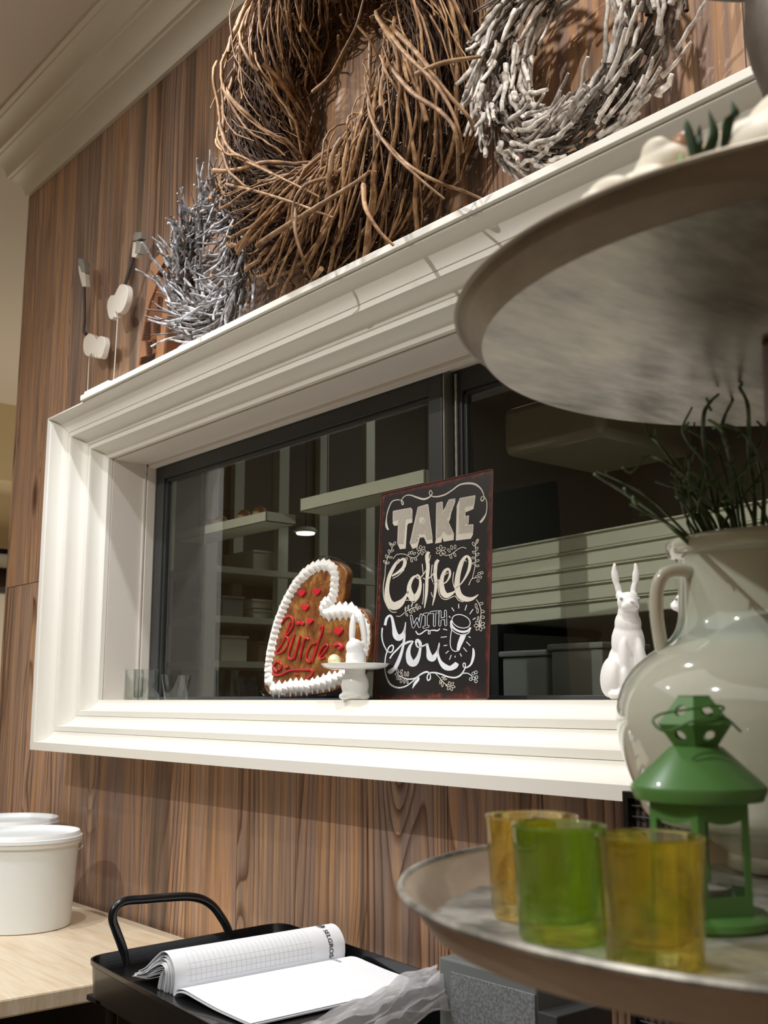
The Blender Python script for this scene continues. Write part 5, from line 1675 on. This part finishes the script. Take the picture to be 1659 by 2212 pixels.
tr = thing('tray_trolley', (-1.47, -.28, FLOOR), 'black metal tray trolley with a bent tube handle, holding the open notebook', 'trolley')
rings = [ring(FZ - .030, -.003), ring(RZ - .009, 0), ring(RZ - .007, .002), ring(RZ, .002), ring(RZ, -.0005), ring(FZ + .002, -.0035)]
n_ = len(rings[0])
m = M()
vs = [p for r in rings for p in r]
fs = [(i * n_ + j, i * n_ + (j + 1) % n_, (i + 1) * n_ + (j + 1) % n_, (i + 1) * n_ + j) for i in range(5) for j in range(n_)]
fs += [tuple(range(n_)), tuple(5 * n_ + j for j in range(n_ - 1, -1, -1))]
m.add(vs, fs)
obj('tray', m, MAT['black'], tr, ang=40)
m = M()
rr = ring(FZ - .004, -.001)
vs = [p for r in (ring(FZ - .040, -.012), ring(FZ - .031, -.012), ring(FZ - .031, -.03), ring(FZ - .040, -.03)) for p in r]
m.add(vs, [(i * n_ + j, i * n_ + (j + 1) % n_, ((i + 1) % 4) * n_ + (j + 1) % n_, ((i + 1) % 4) * n_ + j) for i in range(4) for j in range(n_)])
obj('support_ring', m, MAT['black'], tr, ang=40)
for q, ou in ((cA_, (.035, .035)), (cB_, (.035, -.035)), (cC_, (-.035, -.035)), (cD_, (-.035, .035))):
    obj('leg', M().tube([(q.x + ou[0], q.y + ou[1], FZ - .041), (q.x + ou[0], q.y + ou[1], FLOOR + .001)], .010, 12), MAT['black'], tr)
    obj('corner_foot', M().boxm(Matrix.Translation((q.x + ou[0] * .55, q.y + ou[1] * .55, FZ - .036)), .036, .03, .009), MAT['rubber'], tr, smooth=False, bevel=.002)
nAB = (cB_ - cA_).normalized().cross(Vector((0, 0, 1)))
oAB = Vector((cA_.x - .001, cA_.y, RZ))
HP = [(272, 2092), (268, 2062), (262, 2040), (250, 2008), (243, 1985), (248, 1962), (268, 1947), (310, 1943), (360, 1939), (405, 1937), (437, 1943), (460, 1958), (478, 1982), (490, 2003), (498, 2028), (501, 2046)]
P = catmull([hP(x, y, oAB, nAB) for x, y in HP], 5)
obj('handle', M().tube(P, .0078, 14), MAT['black'], tr)

# notebook
S0, S1 = hZ(374, 2150, FZ + .004), hZ(742, 2078, FZ + .004)
vv = (S1 - S0)
vv.z = 0
PL = vv.length
vv.normalize()
uu = Vector((vv.y, -vv.x, 0))
if uu.x < 0: uu = -uu
nb = thing('notebook', S0 + vv * (PL / 2), 'open white order pad with squared pages, one half rolled up, in the black tray', 'notebook')
NZ = FZ + .003
def NP(s_, v_, z_): return Vector((S0.x, S0.y, NZ)) + uu * s_ + vv * v_ + Vector((0, 0, z_))
def lined(name, mode):
    t = NT(name)
    u = t.n('ShaderNodeUVMap')
    u.uv_map = 'uv'
    sp = t.n('ShaderNodeSeparateXYZ')
    t.l(u.outputs[0], sp.inputs[0])
    U_, V_ = sp.outputs[0], sp.outputs[1]
    def lines(x, st, wd): return t.math('LESS_THAN', t.math('FRACT', t.math('DIVIDE', x, st)), wd)
    def rng(x, a, b): return t.math('MULTIPLY', t.math('GREATER_THAN', x, a), t.math('LESS_THAN', x, b))
    if mode == 0:
        g1 = t.math('MULTIPLY', lines(V_, .0092, .07), t.math('MULTIPLY', rng(V_, .022, PL * .80), rng(U_, .016, .12)))
        g2 = t.math('MULTIPLY', lines(U_, .0085, .07), t.math('MULTIPLY', rng(V_, .022, PL * .80), rng(U_, .016, .044)))
        f_ = t.math('MAXIMUM', g1, g2)
    else:
        g1 = t.math('MULTIPLY', lines(U_, .0075, .07), t.math('MULTIPLY', rng(V_, .012, PL * .70), rng(U_, .012, .19)))
        f_ = t.math('MULTIPLY', g1, .55)
    t.l(t.mix(t.math('MULTIPLY', f_, .6), srgb(244, 246, 250), srgb(150, 156, 170)), t.p.inputs['Base Color'])
    t.p.inputs['Roughness'].default_value = .65
    return t.m
def sheet(name, prof, mat, th=.0006, v0=0.0, v1=None, skew=0.0, parent=nb):
    v1 = PL if v1 is None else v1
    C_ = catmull([Vector((a, 0, b)) for a, b in prof], 6)
    arc_ = [0]
    for a, b in zip(C_[:-1], C_[1:]): arc_.append(arc_[-1] + (b - a).length)
    nv = 12
    vs, uv, fs = [], [], []
    for sd_ in (0, 1):
        for j in range(nv + 1):
            for i, c in enumerate(C_):
                tn = C_[min(i + 1, len(C_) - 1)] - C_[max(i - 1, 0)]
                nr = Vector((-tn.z, 0, tn.x)).normalized() * (-th if sd_ else 0)
                vq = v0 + (v1 - v0) * j / nv
                vs.append(NP(c.x + nr.x + skew * j / nv, vq, max(c.z + nr.z, .0003)))
                uv.append((arc_[i], vq))
    k = len(C_)
    o_ = (nv + 1) * k
    for j in range(nv):
        for i in range(k - 1):
            q = (j * k + i, j * k + i + 1, (j + 1) * k + i + 1, (j + 1) * k + i)
            fs.append(q)
            fs.append(tuple(x + o_ for x in reversed(q)))
    for i in range(k - 1):
        fs.append((i, i + o_, i + 1 + o_, i + 1))
        a = nv * k + i
        fs.append((a, a + 1, a + 1 + o_, a + o_))
    for j in range(nv):
        a = j * k
        fs.append((a, a + k, a + k + o_, a + o_))
        a = j * k + k - 1
        fs.append((a, a + o_, a + k + o_, a + k))
    ob = obj(name, M().add(vs, fs), mat, parent, ang=60, fixn=False)
    l_ = ob.data.uv_layers.new(name='uv')
    for lp in ob.data.loops: l_.data[lp.index].uv = uv[lp.vertex_index]
    return ob, C_, arc_
pg0, pg1 = lined('squared_page', 0), lined('ruled_page', 1)
roll, RC, RA = sheet('rolled_page', [(.000, .001), (.004, .018), (.001, .038), (-.014, .054), (-.036, .058), (-.062, .044), (-.088, .026), (-.112, .016)], pg0)
rg = random.Random(2)
for i in range(1, 12):
    k = i / 12
    sheet('page', [(-.002 - .0045 * i, .001), (.001 - .0045 * i, .016 - .004 * k), (-.004 - .0035 * i, .034 - .011 * k), (-.020 - .0015 * i, .049 - .026 * k + rg.uniform(-.0012, .0012)), (-.042, .052 - .034 * k + rg.uniform(-.001, .001)),
                   (-.066, .040 - .028 * k + rg.uniform(-.0014, .0014)), (-.090, .0235 - .017 * k), (-.112 - .002 * i + rg.uniform(-.004, .004), .0145 - .012 * k)], MAT['paper'], .0005, v0=rg.uniform(-.004, .004), v1=PL - rg.uniform(0, .006))
sheet('page_block', [(.001, .001), (.012, .0085), (.035, .012), (.07, .0095), (.12, .006), (.18, .0045), (.215, .004)], MAT['paper'], .0022)
sheet('right_page', [(.003, .004), (.012, .0118), (.035, .0150), (.07, .0122), (.12, .0082), (.18, .0062), (.213, .0058)], pg1, .0006)
# print on the rolled page
INKM = simple('dark_print', srgb(62, 66, 76), .6)
def on_roll(a_, v_, lift=.0004):
    for i in range(len(RA) - 1):
        if RA[i + 1] >= a_: break
    u = (a_ - RA[i]) / max(1e-9, RA[i + 1] - RA[i])
    c = RC[i].lerp(RC[i + 1], u)
    tn = (RC[i + 1] - RC[i]).normalized()
    nr = Vector((-tn.z, 0, tn.x))
    if (c + nr * .01 - Vector((-.045, 0, .01))).length < (c - Vector((-.045, 0, .01))).length: nr = -nr
    c = c + nr * (lift + .0007)
    return NP(c.x, v_, c.z)
def text_mesh(txt, size):
    cu = bpy.data.curves.new('t', 'FONT')
    cu.body = txt
    cu.size = size
    cu.offset = size * .022
    o = bpy.data.objects.new('t', cu)
    COL.objects.link(o)
    dg = bpy.context.evaluated_depsgraph_get()
    me = bpy.data.meshes.new_from_object(o.evaluated_get(dg))
    bpy.data.objects.remove(o)
    bm = bmesh.new()
    bm.from_mesh(me)
    bmesh.ops.triangulate(bm, faces=bm.faces)
    bmesh.ops.subdivide_edges(bm, edges=[e for e in bm.edges if e.calc_length() > size * .3], cuts=2)
    bm.verts.ensure_lookup_table()
    r = ([v.co.copy() for v in bm.verts], [tuple(v.index for v in f.verts) for f in bm.faces])
    bm.free()
    return r
tv, tf = text_mesh('SELGROS', .0118)
mw = max(v.x for v in tv)
a_top = .073
mt_ = M().add([on_roll(a_top - .012 - v.x, PL - .034 + v.y) for v in tv], tf)
obj('lettering', mt_, INKM, nb, smooth=False, fixn=False)
lg = M()
ci = [(a_top + .001 + .0075 * math.cos(q), PL - .0295 + .0075 * math.sin(q)) for q in [2 * math.pi * i / 20 for i in range(20)]]
lg.add([on_roll(*c) for c in ci] + [on_roll(a_top + .001, PL - .0295)], [(i, (i + 1) % 20, 20) for i in range(20)])
obj('emblem', lg, INKM, nb, smooth=False, fixn=False)
lg = M()
for s_ in range(2):
    A_ = [on_roll(a_top + .001 + r_0 * math.cos(q), PL - .0295 + r_0 * math.sin(q), .0006) for q in [(.4 + s_ * 3.14) + 2.0 * i / 8 for i in range(9)] for r_0 in (.0028 + s_ * .0016, .0040 + s_ * .0016)]
    lg.add(A_, [(2 * i, 2 * i + 1, 2 * i + 3, 2 * i + 2) for i in range(8)])
obj('emblem_detail', lg, MAT['paper'], nb, smooth=False, fixn=False)
tv, tf = text_mesh('SELGROS', .0075)
def on_right(s_, v_):
    z = .0158 - max(0, s_ - .035) * .072
    return NP(s_, v_, z + .0006)
obj('lettering', M().add([on_right(.016 + v.x, PL - .045 + v.y) for v in tv], tf), INKM, nb, smooth=False, fixn=False)
# ------------------------------------------------------------------ crumpled clear bag on the tray
t = NT('thin_plastic')
tr_ = t.n('ShaderNodeBsdfTransparent')
mx = t.n('ShaderNodeMixShader')
mx.inputs[0].default_value = .5
t.p.inputs['Base Color'].default_value = (*srgb(244, 244, 246), 1)
t.p.inputs['Roughness'].default_value = .2
t.p.inputs['Subsurface Weight'].default_value = 0
tl_ = t.n('ShaderNodeBsdfTranslucent')
tl_.inputs[0].default_value = (.9, .9, .92, 1)
m3 = t.n('ShaderNodeMixShader')
m3.inputs[0].default_value = .7
t.l(t.p.outputs[0], m3.inputs[1])
t.l(tl_.outputs[0], m3.inputs[2])
t.l(tr_.outputs[0], mx.inputs[1])
t.l(m3.outputs[0], mx.inputs[2])
t.l(mx.outputs[0], t.out.inputs[0])
MAT['bag'] = t.m
from mathutils import noise as mn
def bagpt(u, v):
    a = hZ(600, 2240, -.395).lerp(hZ(935, 2098, -.385), u)
    b = hZ(640, 2330, -.42).lerp(hZ(985, 2160, -.42), u)
    p = a.lerp(b, v)
    q = Vector((u * 2.0 + v * 1.2, v * 5, .3))
    f_ = mn.fractal(q * 1.1, .9, 2.1, 4)
    g_ = abs(mn.noise(q * 2.0 + Vector((3, 1, 2))))
    return p + Vector((.008 * mn.noise(q * 3), .008 * mn.noise(q * 3 + Vector((9, 9, 9))), .010 * f_ + .020 * g_ + .022 * math.sin(math.pi * v) - .012))
bg_ = M().grid(bagpt, 60, 34)
bg_.v = [Vector((p.x, p.y, max(p.z, FZ + .018))) for p in bg_.v]
obj('plastic_bag', bg_, MAT['bag'], label='crumpled thin clear plastic bag lying over the corner of the notebook', cat='bag', ang=25, fixn=False)

# ------------------------------------------------------------------ grey display column and black framed rack under the sill
speck = NT('speckled_grey')
f = speck.noise(speck.coord(), 260, 2, .6)
speck.l(speck.ramp(f, [(.4, srgb(96, 100, 102)), (.6, srgb(126, 130, 132))]), speck.p.inputs['Base Color'])
gy = -.19
P = [hY(948, 2066, gy), hY(1158, 2118, gy)]
dc = thing('display_column', (P[0].x + .08, gy + .06, FLOOR), 'grey column with a speckled panel standing under the lower tray of the metal stand', 'column')
obj('body', M().box(P[0].x, P[1].x, gy, gy + .11, FLOOR + .0005, P[0].z), simple('grey_lacquer', srgb(104, 108, 106), .5), dc, smooth=False, bevel=.003)
i0 = hY(975, 2098, gy)
obj('panel', M().box(i0.x, P[1].x - .001, gy - .0025, gy, FLOOR + .05, i0.z), speck.m, dc, smooth=False, bevel=.0008)
obj('side_panel', M().box(P[1].x + .0005, P[1].x + .035, gy - .001, gy + .11, FLOOR + .0005, P[0].z - .035), MAT['anth'], dc, smooth=False, bevel=.002)
ry = -.215
p0 = hY(1343, 1708, ry)
rk = thing('wire_rack', (p0.x + .09, ry + .01, FLOOR), 'black framed wire rack standing behind the green lantern below the window surround', 'rack')
x0, x1, z1, z0 = p0.x, p0.x + .19, p0.z, p0.z - .30
fr = M()
for (a, b, c, d) in ((x0, x0 + .008, z0, z1), (x1 - .008, x1, z0, z1), (x0 + .008, x1 - .008, z1 - .008, z1), (x0 + .008, x1 - .008, z0, z0 + .008)):
    fr.box(a, b, ry, ry + .02, c, d)
obj('frame', fr, MAT['black'], rk, smooth=False, bevel=.001)
obj('back_panel', M().box(x0 + .008, x1 - .008, ry + .014, ry + .018, z0 + .008, z1 - .008), simple('brown_back', srgb(92, 80, 72), .6), rk, smooth=False)
for i in range(22):
    z = z0 + .014 + i * .0128
    obj('wire', M().tube([(x0 + .008, ry + .008, z), (x1 - .008, ry + .008, z)], .0013, 6), MAT['anth'], rk)
for i in range(16):
    x = x0 + .016 + i * .0106
    obj('wire', M().tube([(x, ry + .011, z0 + .008), (x, ry + .011, z1 - .008)], .0011, 6), MAT['anth'], rk)
obj('pole', M().tube([((x0 + x1) / 2, ry + .01, z0), ((x0 + x1) / 2, ry + .01, FLOOR + .012)], .010, 12), MAT['black'], rk)
obj('base', M().lathe([(.0005, 0), (.10, 0), (.10, .010), (.0005, .012)], ((x0 + x1) / 2, ry + .01 - .0, FLOOR + .0005), 40), MAT['black'], rk)
pd = thing('pedestal', (TB.x, TB.y, FLOOR), 'dark slim pedestal carrying the tiered zinc stand', 'pedestal')
obj('top', M().lathe([(.0005, -.281), (.112, -.281), (.112, -.2605), (.0005, -.2605)], TB, 48), MAT['anth'], pd, ang=40)
obj('shaft', M().lathe([(.10, FLOOR + .02), (.045, FLOOR + .05), (.04, -.281)], TB, 40), MAT['anth'], pd)
obj('base', M().lathe([(.0005, FLOOR + .001), (.16, FLOOR + .001), (.16, FLOOR + .02), (.0005, FLOOR + .02)], TB, 40), MAT['anth'], pd, ang=40)
